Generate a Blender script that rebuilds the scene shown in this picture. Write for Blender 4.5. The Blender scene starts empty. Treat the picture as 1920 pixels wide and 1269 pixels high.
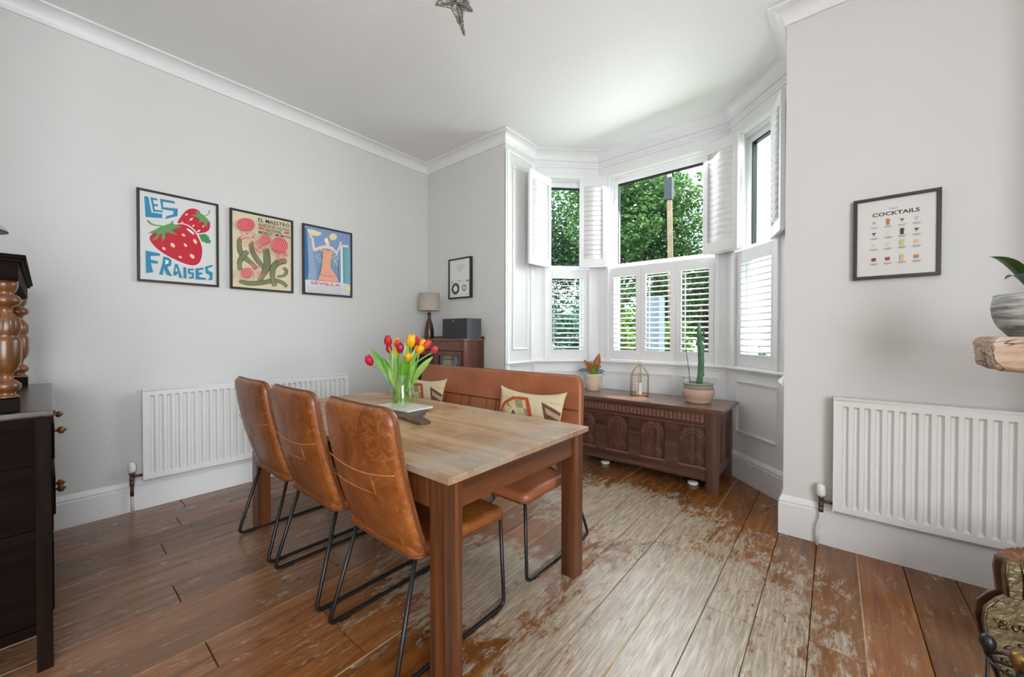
import bpy, bmesh, math, random
from mathutils import Vector, Matrix, noise
from mathutils.geometry import tessellate_polygon
random.seed(7)
PI = math.pi
S = bpy.context.scene
COL = S.collection

# ------------------------------------------------------------------ camera
F, YAW, PIT, ROL = 727.3, .6925, -.00996, .0014
fw = Vector((-math.sin(YAW)*math.cos(PIT), math.cos(YAW)*math.cos(PIT), math.sin(PIT)))
r0 = Vector((math.cos(YAW), math.sin(YAW), 0)); u0 = r0.cross(fw)
r1 = r0*math.cos(ROL)+u0*math.sin(ROL); u1 = -r0*math.sin(ROL)+u0*math.cos(ROL)
cd = bpy.data.cameras.new('camera'); cam = bpy.data.objects.new('camera', cd); COL.objects.link(cam)
cd.sensor_width = 36; cd.lens = 36*F/1920; cd.clip_start = .05; cd.clip_end = 300
M = Matrix((r1, u1, -fw)).transposed().to_4x4(); M.translation = Vector((3.6624, -2.8635, 1.2))
cam.matrix_world = M
S.camera = cam

# ------------------------------------------------------------------ light and exposure
S.view_settings.view_transform = 'Standard'; S.view_settings.look = 'None'
S.view_settings.gamma = 1; S.view_settings.use_curve_mapping = False
S.view_settings.exposure = 0.38
w = bpy.data.worlds.new('sky'); S.world = w; w.use_nodes = True
bg = w.node_tree.nodes['Background']; bg.inputs[0].default_value = (.78, .89, 1.0, 1); bg.inputs[1].default_value = 4.4
sd = bpy.data.lights.new('sun', 'SUN'); sd.energy = 8.0; sd.angle = .02; sd.color = (1, .95, .86)
sun = bpy.data.objects.new('sun', sd); COL.objects.link(sun)
sun.rotation_euler = Vector((.84, .30, 1.45)).to_track_quat('Z', 'Y').to_euler()
def area(name, loc, target, sx, sy, power, color):
    d = bpy.data.lights.new(name, 'AREA'); d.shape = 'RECTANGLE'; d.size = sx; d.size_y = sy; d.energy = power; d.color = color
    o = bpy.data.objects.new(name, d); COL.objects.link(o); o.location = loc
    o.rotation_euler = (Vector(loc)-Vector(target)).to_track_quat('Z', 'Y').to_euler(); return o
area('added_side_fill', (5.55, -3.7, 1.6), (0, -1.9, 1.5), 1.8, 1.9, 70, (1, .985, .96))  # added fill lamp out of view on the right, no known source
area('daylight_bay', (2.3, 1.28, 2.2), (2.1, -1.6, .2), 1.5, 1.4, 56, (.93, .97, 1.0))

# ------------------------------------------------------------------ materials
def lin(c):
    if isinstance(c, str):
        c = [int(c[i:i+2], 16)/255 for i in (0, 2, 4)]
    return tuple(x/12.92 if x <= .04045 else ((x+.055)/1.055)**2.4 for x in c)+(1,)
def newmat(name):
    m = bpy.data.materials.new(name); m.use_nodes = True
    return m, m.node_tree, m.node_tree.nodes['Principled BSDF']
def N(t, typ, **kw):
    n = t.nodes.new(typ)
    for k, v in kw.items():
        if k.startswith('i_'): n.inputs[int(k[2:])].default_value = v
        else: setattr(n, k, v)
    return n
def ramp(t, fac, stops, interp='LINEAR'):
    r = t.nodes.new('ShaderNodeValToRGB'); r.color_ramp.interpolation = interp
    e = r.color_ramp.elements
    while len(e) < len(stops): e.new(.5)
    for x, (p, c) in zip(e, stops): x.position = p; x.color = c if len(c) == 4 else lin(c)
    t.links.new(fac, r.inputs[0]); return r
def g(v): return (v, v, v, 1)
def mixc(t, fac, a, b, mode='MIX'):
    n = t.nodes.new('ShaderNodeMix'); n.data_type = 'RGBA'; n.blend_type = mode
    for s, v in ((0, fac), (6, a), (7, b)):
        if hasattr(v, 'links') or hasattr(v, 'is_linked'): t.links.new(v, n.inputs[s])
        else: n.inputs[s].default_value = v
    return n.outputs[2]
def coords(t, scale=(1, 1, 1), out='Object', rot=(0, 0, 0)):
    c = t.nodes.new('ShaderNodeTexCoord'); m = t.nodes.new('ShaderNodeMapping')
    m.inputs[3].default_value = scale; m.inputs[2].default_value = rot
    t.links.new(c.outputs[out], m.inputs[0]); return m.outputs[0]
def noi(t, vec, scale, detail=4, rough=.55, dist=0):
    n = N(t, 'ShaderNodeTexNoise'); n.inputs['Scale'].default_value = scale; n.inputs['Detail'].default_value = detail
    n.inputs['Roughness'].default_value = rough; n.inputs['Distortion'].default_value = dist
    t.links.new(vec, n.inputs['Vector']); return n.outputs[0]
def bump(t, p, h, strength=.2, dist=.01):
    b = t.nodes.new('ShaderNodeBump'); b.inputs['Strength'].default_value = strength; b.inputs['Distance'].default_value = dist
    t.links.new(h, b.inputs['Height']); t.links.new(b.outputs[0], p.inputs['Normal'])
def simple(name, c, rough=.5, metal=0, var=.06, nscale=8, bmp=.0, coat=0, spec=.5, bscale=None, emit=None):
    m, t, p = newmat(name); col = lin(c)
    v = coords(t); n = noi(t, v, nscale)
    lo = tuple(x*(1-var) for x in col[:3])+(1,); hi = tuple(min(1, x*(1+var)) for x in col[:3])+(1,)
    r = ramp(t, n, [(.3, lo), (.7, hi)]); t.links.new(r.outputs[0], p.inputs['Base Color'])
    p.inputs['Roughness'].default_value = rough; p.inputs['Metallic'].default_value = metal
    p.inputs['Coat Weight'].default_value = coat; p.inputs['Specular IOR Level'].default_value = spec
    if bmp: bump(t, p, noi(t, v, bscale or nscale*6), bmp, .004)
    return m
def wood(name, dark, mid, light, rough=.35, axis='Y', coat=.2, freq=18, worn=None, wornamt=.55, bmp=.15, spec=.5):
    m, t, p = newmat(name)
    sc = {'X': (.6, freq, freq), 'Y': (freq, .6, freq), 'Z': (freq, freq, .6)}[axis]
    v = coords(t, sc); a = noi(t, v, 1.0, 6, .62, .6)
    v2 = coords(t, tuple(x*4 for x in sc)); b = noi(t, v2, 1.0, 5, .6, .2)
    r = ramp(t, a, [(.28, dark), (.5, mid), (.74, light)])
    c = mixc(t, .35, r.outputs[0], ramp(t, b, [(.35, g(.25)), (.65, g(.9))]).outputs[0], 'MULTIPLY')
    if worn:
        wv = coords(t); wn = noi(t, wv, 3.2, 7, .65, .4)
        f = ramp(t, wn, [(wornamt-.08, g(0)), (wornamt+.1, g(1))])
        c = mixc(t, f.outputs[0], c, lin(worn))
    t.links.new(c, p.inputs['Base Color']); p.inputs['Roughness'].default_value = rough
    p.inputs['Coat Weight'].default_value = coat; p.inputs['Coat Roughness'].default_value = .25; p.inputs['Specular IOR Level'].default_value = spec
    bump(t, p, b, bmp, .002); return m
def glass_mat(name, tint=(1, 1, 1), rough=0, ior=1.45, strength=1.0):
    m, t, p = newmat(name); t.nodes.remove(p); out = t.nodes['Material Output']
    tr = N(t, 'ShaderNodeBsdfTransparent'); tr.inputs[0].default_value = tint+(1,)
    gl = N(t, 'ShaderNodeBsdfGlossy'); gl.inputs['Roughness'].default_value = rough
    fr = N(t, 'ShaderNodeFresnel'); fr.inputs[0].default_value = ior
    mu = N(t, 'ShaderNodeMath', operation='MULTIPLY'); mu.inputs[1].default_value = strength
    mx = N(t, 'ShaderNodeMixShader')
    ge = N(t, 'ShaderNodeNewGeometry'); iv = N(t, 'ShaderNodeMath', operation='SUBTRACT'); iv.inputs[0].default_value = 1.0; t.links.new(ge.outputs['Backfacing'], iv.inputs[1])
    m3 = N(t, 'ShaderNodeMath', operation='MULTIPLY'); t.links.new(fr.outputs[0], mu.inputs[0]); t.links.new(mu.outputs[0], m3.inputs[0]); t.links.new(iv.outputs[0], m3.inputs[1]); t.links.new(m3.outputs[0], mx.inputs[0])
    t.links.new(tr.outputs[0], mx.inputs[1]); t.links.new(gl.outputs[0], mx.inputs[2]); t.links.new(mx.outputs[0], out.inputs[0])
    return m

def plaster(name, c):
    m, t, p = newmat(name); v = coords(t)
    r = ramp(t, noi(t, v, 1.3, 5), [(.3, tuple(x*.97 for x in lin(c)[:3])+(1,)), (.7, lin(c))])
    t.links.new(r.outputs[0], p.inputs['Base Color']); p.inputs['Roughness'].default_value = .62
    p.inputs['Specular IOR Level'].default_value = .3
    n1 = noi(t, v, 26, 5); n2 = noi(t, v, 4.0, 3)
    ad = N(t, 'ShaderNodeMath', operation='ADD'); t.links.new(n1, ad.inputs[0]); t.links.new(n2, ad.inputs[1])
    bump(t, p, ad.outputs[0], .22, .006); return m
MAT = {}
MAT['wall'] = plaster('painted_plaster', 'D9D9D7')
MAT['ceil'] = plaster('ceiling_plaster', 'EEEFEF')
MAT['trim'] = simple('gloss_white_paint', 'E9EAEB', .32, var=.015, nscale=5, bmp=.03)
MAT['shutter'] = simple('satin_white_shutter', 'E8E8E8', .38, var=.01, nscale=5)
MAT['upvc'] = simple('white_window_frame', 'F0F1F2', .25, var=.01)
MAT['gasket'] = simple('black_gasket', '15171A', .5)
MAT['glass'] = glass_mat('window_glass', (.97, .99, .98), 0, 1.45, .8)
MAT['radiator'] = simple('radiator_enamel', 'E4E4E2', .28, var=.01)
MAT['raddark'] = simple('radiator_inside', '8E8E8C', .5)
MAT['black'] = simple('black_powder_coat', '141414', .38, var=.1)
MAT['frame'] = simple('dark_frame', '25211F', .42, var=.1, nscale=20)
MAT['paper'] = simple('white_paper', 'E4E3E0', .7, var=.01)
MAT['picglass'] = glass_mat('picture_glass', (1, 1, 1), .02, 1.33, .8)
MAT['brass'] = simple('aged_brass', '9A7B45', .38, .9, .25, 30, .2)
MAT['valve'] = simple('tarnished_valve', '6B5A4A', .45, .7, .3, 60)
MAT['cream_pipe'] = simple('cream_pipe', 'D9D3C0', .5)
MAT['plastic_white'] = simple('white_plastic', 'E8E8E4', .35)

# floorboards
def floor_mat():
    m, t, p = newmat('floorboards')
    at = N(t, 'ShaderNodeAttribute'); at.attribute_name = 'pid'
    sep = N(t, 'ShaderNodeSeparateColor'); t.links.new(at.outputs['Color'], sep.inputs[0])
    tc = t.nodes.new('ShaderNodeTexCoord')
    # shift the grain for every board
    cmb = N(t, 'ShaderNodeCombineXYZ')
    for i, k in ((0, 31.), (1, 17.), (2, 5.)):
        mm = N(t, 'ShaderNodeMath', operation='MULTIPLY'); mm.inputs[1].default_value = k
        t.links.new(sep.outputs[i], mm.inputs[0]); t.links.new(mm.outputs[0], cmb.inputs[i])
    add = N(t, 'ShaderNodeVectorMath', operation='ADD'); t.links.new(tc.outputs['Object'], add.inputs[0]); t.links.new(cmb.outputs[0], add.inputs[1])
    def mp(vec, s):
        k = t.nodes.new('ShaderNodeMapping'); k.inputs[3].default_value = s; t.links.new(vec, k.inputs[0]); return k.outputs[0]
    grain = noi(t, mp(add.outputs[0], (22, 1.6, 1)), 1, 8, .62, .9)
    fine = noi(t, mp(add.outputs[0], (110, 7, 1)), 1, 6, .7, .4)
    blotch = noi(t, tc.outputs['Object'], 1.6, 6, .6, .3)
    base = ramp(t, grain, [(.28, '68482F'), (.45, '8A644A'), (.6, '9B7457'), (.78, 'B08C6C')])
    tone = ramp(t, sep.outputs[0], [(0, g(.72)), (.5, g(.92)), (1, (1.12, 1.03, .95, 1))])
    c = mixc(t, 1.0, base.outputs[0], tone.outputs[0], 'MULTIPLY')
    # orange varnish kept where feet never go
    c = mixc(t, ramp(t, blotch, [(.5, g(0)), (.7, g(.45))]).outputs[0], c, lin('8E5A30'))
    sxx = N(t, 'ShaderNodeSeparateXYZ'); t.links.new(tc.outputs['Object'], sxx.inputs[0])
    xr = N(t, 'ShaderNodeMapRange'); xr.inputs[1].default_value = 1.5; xr.inputs[2].default_value = 2.5; t.links.new(sxx.outputs[0], xr.inputs[0])
    og_ = ramp(t, grain, [(.25, '5E3512'), (.5, '8A5424'), (.8, 'A87038')])
    og2 = mixc(t, 1.0, og_.outputs[0], tone.outputs[0], 'MULTIPLY')
    c = mixc(t, xr.outputs[0], c, og2)
    # worn bare zones plus painted floor sheen: distance from the walking line, broken by noise
    sx = N(t, 'ShaderNodeSeparateXYZ'); t.links.new(tc.outputs['Object'], sx.inputs[0])
    def blob(cx, cy, rx, ry):
        a = N(t, 'ShaderNodeVectorMath', operation='SUBTRACT'); a.inputs[1].default_value = (cx, cy, 0); t.links.new(tc.outputs['Object'], a.inputs[0])
        b = N(t, 'ShaderNodeVectorMath', operation='MULTIPLY'); b.inputs[1].default_value = (1/rx, 1/ry, 0); t.links.new(a.outputs[0], b.inputs[0])
        l = N(t, 'ShaderNodeVectorMath', operation='LENGTH'); t.links.new(b.outputs[0], l.inputs[0])
        s = N(t, 'ShaderNodeMath', operation='SUBTRACT', use_clamp=True); s.inputs[0].default_value = 1.0; t.links.new(l.outputs['Value'], s.inputs[1]); return s.outputs[0]
    acc = None
    for b in ((3.15, -1.3, .75, 1.5), (2.55, -.35, .9, .65), (3.2, -2.1, .6, .9), (2.3, -1.5, .7, .5)):
        o = blob(*b)
        if acc is None: acc = o
        else:
            mx = N(t, 'ShaderNodeMath', operation='MAXIMUM'); t.links.new(acc, mx.inputs[0]); t.links.new(o, mx.inputs[1]); acc = mx.outputs[0]
    wn = noi(t, mp(add.outputs[0], (7, 3.2, 1)), 1.6, 10, .8, .6)
    s1 = N(t, 'ShaderNodeMath', operation='MULTIPLY'); s1.inputs[1].default_value = .42; t.links.new(acc, s1.inputs[0])
    s2 = N(t, 'ShaderNodeMath', operation='ADD'); t.links.new(s1.outputs[0], s2.inputs[0]); t.links.new(wn, s2.inputs[1])
    fs_ = noi(t, mp(add.outputs[0], (60, 14, 1)), 1, 6, .75, .8)
    s3 = N(t, 'ShaderNodeMath', operation='MULTIPLY_ADD'); s3.inputs[1].default_value = .55; t.links.new(fs_, s3.inputs[0]); t.links.new(s2.outputs[0], s3.inputs[2])
    wf = ramp(t, s3.outputs[0], [(.85, g(0)), (.95, g(.7)), (1.12, g(.9))])
    worn_sheen_col = ramp(t, fine, [(.32, '82705C'), (.5, 'AD9E8A'), (.68, 'CCC3B5')])  # bare wood paled to grey-white so the colour also carries window sheen
    c = mixc(t, wf.outputs[0], c, worn_sheen_col.outputs[0])
    # dark knots and stains
    st = noi(t, mp(add.outputs[0], (9, 5, 1)), 1.0, 8, .7, .6)
    c = mixc(t, ramp(t, st, [(.61, g(0)), (.68, g(.8))]).outputs[0], c, lin('2E2019'))
    # pale scuffs
    sc = noi(t, mp(tc.outputs['Object'], (70, 9, 1)), 1.0, 4, .7, .5)
    sm = noi(t, mp(tc.outputs['Object'], (2, 2, 1)), 1.5, 3)
    f1 = ramp(t, sc, [(.56, g(0)), (.66, g(.7))]); f2 = ramp(t, sm, [(.45, g(0)), (.65, g(1))])
    ff = mixc(t, 1.0, f1.outputs[0], f2.outputs[0], 'MULTIPLY')
    c = mixc(t, ff, c, lin('B89C78'))
    t.links.new(mixc(t, .4, c, ramp(t, fine, [(.3, g(.45)), (.7, g(1))]).outputs[0], 'MULTIPLY'), p.inputs['Base Color'])
    rr = ramp(t, wf.outputs[0], [(0, g(.22)), (1, g(.33))]); t.links.new(rr.outputs[0], p.inputs['Roughness'])
    p.inputs['Specular IOR Level'].default_value = .5
    bump(t, p, fine, .18, .003); return m
MAT['floor'] = floor_mat()
MAT['gap'] = simple('floor_gap', '1A120C', .9)

# ------------------------------------------------------------------ mesh helpers
class MB:
    """collects geometry of ONE part"""
    def __init__(s): s.v = []; s.f = []; s.m = []; s.mi = 0; s.smooth = []; s.sm = False
    def add(s, vs, fs, mi=None, sm=None):
        o = len(s.v); s.v += [tuple(x) for x in vs]; s.f += [tuple(i+o for i in f) for f in fs]
        s.m += [s.mi if mi is None else mi]*len(fs); s.smooth += [s.sm if sm is None else sm]*len(fs); return s
    def box(s, x0, x1, y0, y1, z0, z1, b=0, X=None, mi=None):
        if x0 > x1: x0, x1 = x1, x0
        if y0 > y1: y0, y1 = y1, y0
        if z0 > z1: z0, z1 = z1, z0
        if b:
            b = min(b, (x1-x0)*.45, (y1-y0)*.45, (z1-z0)*.45)
            bm = bmesh.new(); bmesh.ops.create_cube(bm, size=1)
            for v in bm.verts:
                v.co = Vector(((x0+x1)/2+v.co.x*(x1-x0), (y0+y1)/2+v.co.y*(y1-y0), (z0+z1)/2+v.co.z*(z1-z0)))
            bmesh.ops.bevel(bm, geom=bm.edges[:], offset=b, segments=2, affect='EDGES', profile=.6)
            vs = [v.co.copy() for v in bm.verts]; fs = [[v.index for v in f.verts] for f in bm.faces]; bm.free()
        else:
            vs = [Vector(p) for p in ((x0, y0, z0), (x1, y0, z0), (x1, y1, z0), (x0, y1, z0), (x0, y0, z1), (x1, y0, z1), (x1, y1, z1), (x0, y1, z1))]
            fs = [(0, 3, 2, 1), (4, 5, 6, 7), (0, 1, 5, 4), (1, 2, 6, 5), (2, 3, 7, 6), (3, 0, 4, 7)]
        if X is not None: vs = [X @ v for v in vs]
        return s.add(vs, fs, mi, False)
    def tube(s, pts, r, n=10, closed=False, caps=True, mi=None, scale=None):
        pts = [Vector(p) for p in pts]; k = len(pts); rs = r if isinstance(r, (list, tuple)) else [r]*k
        vs = []; up = None
        for i, p in enumerate(pts):
            if closed: d = (pts[(i+1) % k]-pts[i-1])
            else: d = pts[min(i+1, k-1)]-pts[max(i-1, 0)]
            d.normalize()
            if up is None:
                up = Vector((0, 0, 1)) if abs(d.z) < .9 else Vector((1, 0, 0))
            a = d.cross(up).normalized(); bb = a.cross(d).normalized(); up = bb
            q = rs[i]
            if not closed and 0 < i < k-1:
                d1 = (pts[i]-pts[i-1]).normalized(); d2 = (pts[i+1]-pts[i]).normalized(); c = max(.5, math.sqrt(max(0, (1+d1.dot(d2))/2)))
            for j in range(n):
                t_ = 2*PI*j/n; vs.append(p+a*(q*math.cos(t_))+bb*(q*math.sin(t_)*(scale or 1)))
        fs = []
        for i in range(k if closed else k-1):
            o = i*n; o2 = ((i+1) % k)*n
            for j in range(n): fs.append((o+j, o+(j+1) % n, o2+(j+1) % n, o2+j))
        if not closed and caps:
            fs.append(tuple(range(n-1, -1, -1))); fs.append(tuple((k-1)*n+j for j in range(n)))
        return s.add(vs, fs, mi, True)
    def lathe(s, prof, n=28, c=(0, 0, 0), mi=None, X=None, flute=None, open_=False):
        vs = []; c = Vector(c)
        for i, (r, z) in enumerate(prof):
            for j in range(n):
                t_ = 2*PI*j/n; rr = r
                if flute and flute[0] <= i <= flute[1]: rr = r*(1-flute[3]*(.5+.5*math.cos(t_*flute[2]))**3)
                v = Vector((rr*math.cos(t_), rr*math.sin(t_), z)); vs.append((X @ v if X else v)+c)
        fs = []
        for i in range(len(prof)-1):
            for j in range(n): fs.append((i*n+j, i*n+(j+1) % n, (i+1)*n+(j+1) % n, (i+1)*n+j))
        if not open_:
            fs.append(tuple(range(n-1, -1, -1))); fs.append(tuple((len(prof)-1)*n+j for j in range(n)))
        return s.add(vs, fs, mi, True)
    def sweep(s, path, prof, closed=False, mi=None):
        """prof: (d, z), d = distance to the right of the path (into the room)"""
        P_ = [Vector((p[0], p[1])) for p in path]; k = len(P_); vs = []
        for i in range(k):
            d1 = (P_[i]-P_[i-1]).normalized() if i > 0 else (P_[1]-P_[0]).normalized()
            d2 = (P_[i+1]-P_[i]).normalized() if i < k-1 else d1
            n1 = Vector((d1.y, -d1.x)); n2 = Vector((d2.y, -d2.x)); m = n1+n2; m = m/ (m.dot(n1))
            for d, z in prof: vs.append((P_[i].x+m.x*d, P_[i].y+m.y*d, z))
        n = len(prof); fs = []
        for i in range(k-1):
            for j in range(n): fs.append((i*n+j, i*n+(j+1) % n, (i+1)*n+(j+1) % n, (i+1)*n+j))
        fs.append(tuple(range(n))); fs.append(tuple((k-1)*n+j for j in range(n-1, -1, -1)))
        return s.add(vs, fs, mi, False)
    def prism(s, poly, h0, h1, X=None, mi=None):
        """poly in local XY extruded along local Z"""
        n = len(poly)
        if sum(poly[i][0]*poly[(i+1) % n][1]-poly[(i+1) % n][0]*poly[i][1] for i in range(n)) < 0: poly = poly[::-1]
        vs = [Vector((p[0], p[1], h0)) for p in poly]+[Vector((p[0], p[1], h1)) for p in poly]
        if X is not None: vs = [X @ v for v in vs]
        fs = [tuple(range(n-1, -1, -1)), tuple(range(n, 2*n))]+[(i, (i+1) % n, n+(i+1) % n, n+i) for i in range(n)]
        return s.add(vs, fs, mi, False)
    def pad(s, wd, ht, r, th, b, dome, fn, mi=None, seg=6, rows=5):
        """rounded cushion slab, local x,y in [-w/2,w/2]; z thickness; fn maps local -> world"""
        def rr(i):
            W, H, R = wd/2-i, ht/2-i, max(r-i, .002); pts = []
            for cx, cy, a0 in ((W-R, H-R, 0), (-W+R, H-R, 90), (-W+R, -H+R, 180), (W-R, -H+R, 270)):
                for k in range(seg+1):
                    a = math.radians(a0+90*k/seg); pts.append((cx+R*math.cos(a), cy+R*math.sin(a)))
                # subdivide the straight run to the next corner
                nx, ny, na = {0: (-W+R, H-R, 90), 90: (-W+R, -H+R, 180), 180: (W-R, -H+R, 270), 270: (W-R, H-R, 0)}[a0]
                p0 = pts[-1]; p1 = (nx+R*math.cos(math.radians(na)), ny+R*math.sin(math.radians(na)))
                for k in range(1, 6): pts.append((p0[0]+(p1[0]-p0[0])*k/6, p0[1]+(p1[1]-p0[1])*k/6))
            return pts
        rings = []
        for k in range(5):
            a = PI/2*k/4; rings.append((b*(1-math.sin(a)), -th/2+b*(1-math.cos(a)) if False else -th/2+b-b*math.cos(a)))
        low = [(b*(1-math.sin(PI/2*k/4)), -th/2+b-b*math.cos(PI/2*k/4)) for k in range(5)]
        high = [(b*(1-math.cos(PI/2*k/4)), th/2-b+b*math.sin(PI/2*k/4)) for k in range(5)]
        mx = min(wd, ht)/2*.9
        inn = [(b+(mx-b)*(k/rows), 0) for k in range(1, rows+1)]
        allr = [(i, -th/2-dome*math.sin(min(1, (i-b)/(mx*.6))*PI/2)) for i, _ in reversed(inn)]+low+high+[(i, th/2+dome*math.sin(min(1, (i-b)/(mx*.6))*PI/2)) for i, _ in inn]
        vs = []; n = None
        for i, z in allr:
            q = rr(i); n = len(q); vs += [fn(x, y, z) for x, y in q]
        fs = []
        for a in range(len(allr)-1):
            for j in range(n): fs.append((a*n+j, a*n+(j+1) % n, (a+1)*n+(j+1) % n, (a+1)*n+j))
        fs.append(tuple(range(n-1, -1, -1))); fs.append(tuple((len(allr)-1)*n+j for j in range(n)))
        return s.add(vs, fs, mi, True)
    def grid(s, fn, nu, nv, mi=None, sm=True, mf=None):
        vs = [fn(i/nu, j/nv) for j in range(nv+1) for i in range(nu+1)]; o = len(s.v)
        s.v += [tuple(v) for v in vs]
        for j in range(nv):
            for i in range(nu):
                a = o+j*(nu+1)+i; s.f.append((a, a+1, a+nu+2, a+nu+1)); s.m.append(mf((i+.5)/nu, (j+.5)/nv) if mf else (s.mi if mi is None else mi)); s.smooth.append(sm)
        return s
    def obj(s, name, mats, parent=None, loc=None, rotz=0, fix=False):
        me = bpy.data.meshes.new(name); me.from_pydata(s.v, [], s.f); me.update()
        mats = mats if isinstance(mats, (list, tuple)) else [mats]
        for m in mats: me.materials.append(MAT[m] if isinstance(m, str) else m)
        me.polygons.foreach_set('material_index', s.m); me.polygons.foreach_set('use_smooth', s.smooth)
        if fix:
            bm = bmesh.new(); bm.from_mesh(me); bmesh.ops.recalc_face_normals(bm, faces=bm.faces[:]); bm.to_mesh(me); bm.free()
        o = bpy.data.objects.new(name, me); COL.objects.link(o)
        if parent: o.parent = parent
        if loc: o.location = loc
        if rotz: o.rotation_euler.z = rotz
        return o
def thing(name, label, cat, loc=(0, 0, 0), rotz=0, group=None):
    o = bpy.data.objects.new(name, None); COL.objects.link(o); o.empty_display_size = .1
    o.location = loc; o.rotation_euler = (0, 0, rotz); tag(o, label, cat, group); return o
def tag(o, label, cat, group=None):
    o['label'] = label; o['category'] = cat
    if group: o['group'] = group
    return o
def struct(o): o['kind'] = 'structure'; return o
def children(o): return [c for c in bpy.data.objects if c.parent == o]
def dup(root, loc, rotz=None, label=None):
    kids = {}
    for c in bpy.data.objects:
        if c.parent: kids.setdefault(c.parent.name, []).append(c)
    def rec(o, parent):
        c = o.copy(); COL.objects.link(c)
        if parent: c.parent = parent
        for k in kids.get(o.name, []): rec(k, c)
        return c
    r = rec(root, None); r.location = loc
    if rotz is not None: r.rotation_euler.z = rotz
    if label: r['label'] = label
    return r
def fillet(pts, r, n=5):
    pts = [Vector(p) for p in pts]; out = [pts[0]]
    for i in range(1, len(pts)-1):
        a = (pts[i-1]-pts[i]); b = (pts[i+1]-pts[i]); q = min(r, a.length*.45, b.length*.45)
        p0 = pts[i]+a.normalized()*q; p1 = pts[i]+b.normalized()*q
        for k in range(n+1):
            t_ = k/n; out.append(p0*(1-t_)**2+pts[i]*2*t_*(1-t_)+p1*t_**2)
    out.append(pts[-1]); return out
def bez(p0, p1, p2, n=10):
    p0, p1, p2 = Vector(p0), Vector(p1), Vector(p2)
    return [p0*(1-t)**2+p1*2*t*(1-t)+p2*t*t for t in [k/n for k in range(n+1)]]

# ------------------------------------------------------------------ room shell
H = 3.15
A = (1.198, .473); B = (1.695, .97); C_ = (2.935, .97); D = (3.432, .473)
def floor():
    mb = MB(); pid = []
    ed = [-.16, .01, .185, .357, .527, .70, .873, 1.05, 1.236, 1.419]+[1.419+.1813*q for q in range(1, 12)]+[3.595, 3.767, 3.947, 4.13, 4.31, 4.49, 4.67, 4.85, 5.03, 5.21, 5.39, 5.6]
    rnd = random.Random(3)
    for k, (x, x1) in enumerate(zip(ed, ed[1:])):
        cx = (x+x1)/2
        yend = 0.0 if (cx < 1.2 or cx > 3.43) else min(.97, cx-1.198+.473+.12, 3.432-cx+.473+.12)
        ys = [-5.2]
        y = -5.2+rnd.uniform(.4, 2)
        forced = {8: -2.48, 11: -2.47, 13: -2.1, 18: -1.62, 19: -1.0, 21: -.95, 24: -.9}
        while y < yend-.5:
            if k in forced and abs(y-forced[k]) < .7: y = forced[k]
            ys.append(y); y += rnd.uniform(1.3, 2.9)
        if k in forced and all(abs(q-forced[k]) > .01 for q in ys): ys.append(forced[k]); ys.sort()
        ys.append(yend)
        for a, b in zip(ys, ys[1:]):
            gx = .0009; gy = .0012; e = .0014; dz = rnd.uniform(-.0008, .0008)
            X0, X1, Y0, Y1 = x+gx, x1-gx, a+gy, b-gy
            vs = [(X0+e, Y0+e, dz), (X1-e, Y0+e, dz), (X1-e, Y1-e, dz), (X0+e, Y1-e, dz), (X0, Y0, -.004), (X1, Y0, -.004), (X1, Y1, -.004), (X0, Y1, -.004),
                  (X0, Y0, -.02), (X1, Y0, -.02), (X1, Y1, -.02), (X0, Y1, -.02)]
            fs = [(0, 1, 2, 3)]+[(j+4, (j+1) % 4+4, (j+1) % 4, j) for j in range(4)]+[(j+8, (j+1) % 4+8, (j+1) % 4+4, j+4) for j in range(4)]
            mb.add(vs, fs, 0); r_ = (rnd.random(), rnd.random(), rnd.random(), 1); pid += [r_]*9
        if k in (10, 13, 17, 21): mb.add([(x1-.0035, -5.2, .0002), (x1+.0035, -5.2, .0002), (x1+.0035, yend-.01, .0002), (x1-.0035, yend-.01, .0002)], [(0, 1, 2, 3)], 2); pid.append((.5, .5, .5, 1))
    mb.add([(-.2, -5.3, -.02), (5.8, -5.3, -.02), (5.8, 1.2, -.02), (-.2, 1.2, -.02)], [(0, 1, 2, 3)], 1); pid += [(0, 0, 0, 1)]
    o = struct(mb.obj('floor', ['floor', 'gap', simple('pale_gap_filler', 'B0926C', .6, var=.35, nscale=9)]))
    at = o.data.color_attributes.new('pid', 'FLOAT_COLOR', 'CORNER')
    for p, c in zip(o.data.polygons, pid):
        for li in p.loop_indices: at.data[li].color = c
floor()
struct(MB().prism([(-.25, -5.4), (5.9, -5.4), (5.9, .3), (3.66, .3), (3.66, .57), (3.03, 1.2), (1.60, 1.2), (.97, .57), (.97, .3), (-.25, .3)], H, H+.15).obj('ceiling', 'ceil'))
struct(MB().box(-.25, 0, -5.4, .3, -.02, H).obj('wall_left', 'wall'))
struct(MB().box(0, A[0], 0, .3, -.02, H).box(.9, A[0], .3, .5, -.02, H).box(D[0], 5.6, 0, .3, -.02, H).box(D[0], 3.75, .3, .5, -.02, H).obj('wall_front', 'wall'))
struct(MB().box(5.6, 5.85, -2.7, .3, -.02, H).box(5.6, 5.85, -5.4, -4.7, -.02, H).box(5.6, 5.85, -4.7, -2.7, -.02, .6).box(5.6, 5.85, -4.7, -2.7, 2.6, H).box(4.5, 5.6, -.5, .0, -.02, H).obj('wall_right', 'wall'))  # opening in the unseen right wall is added for the side fill
struct(MB().box(0, 1.75, -3.55, -3.33, -.02, H).box(1.65, 1.75, -5.2, -3.55, -.02, H).box(1.65, 5.6, -5.4, -5.2, -.02, H).obj('wall_rear', 'wall'))
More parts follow.
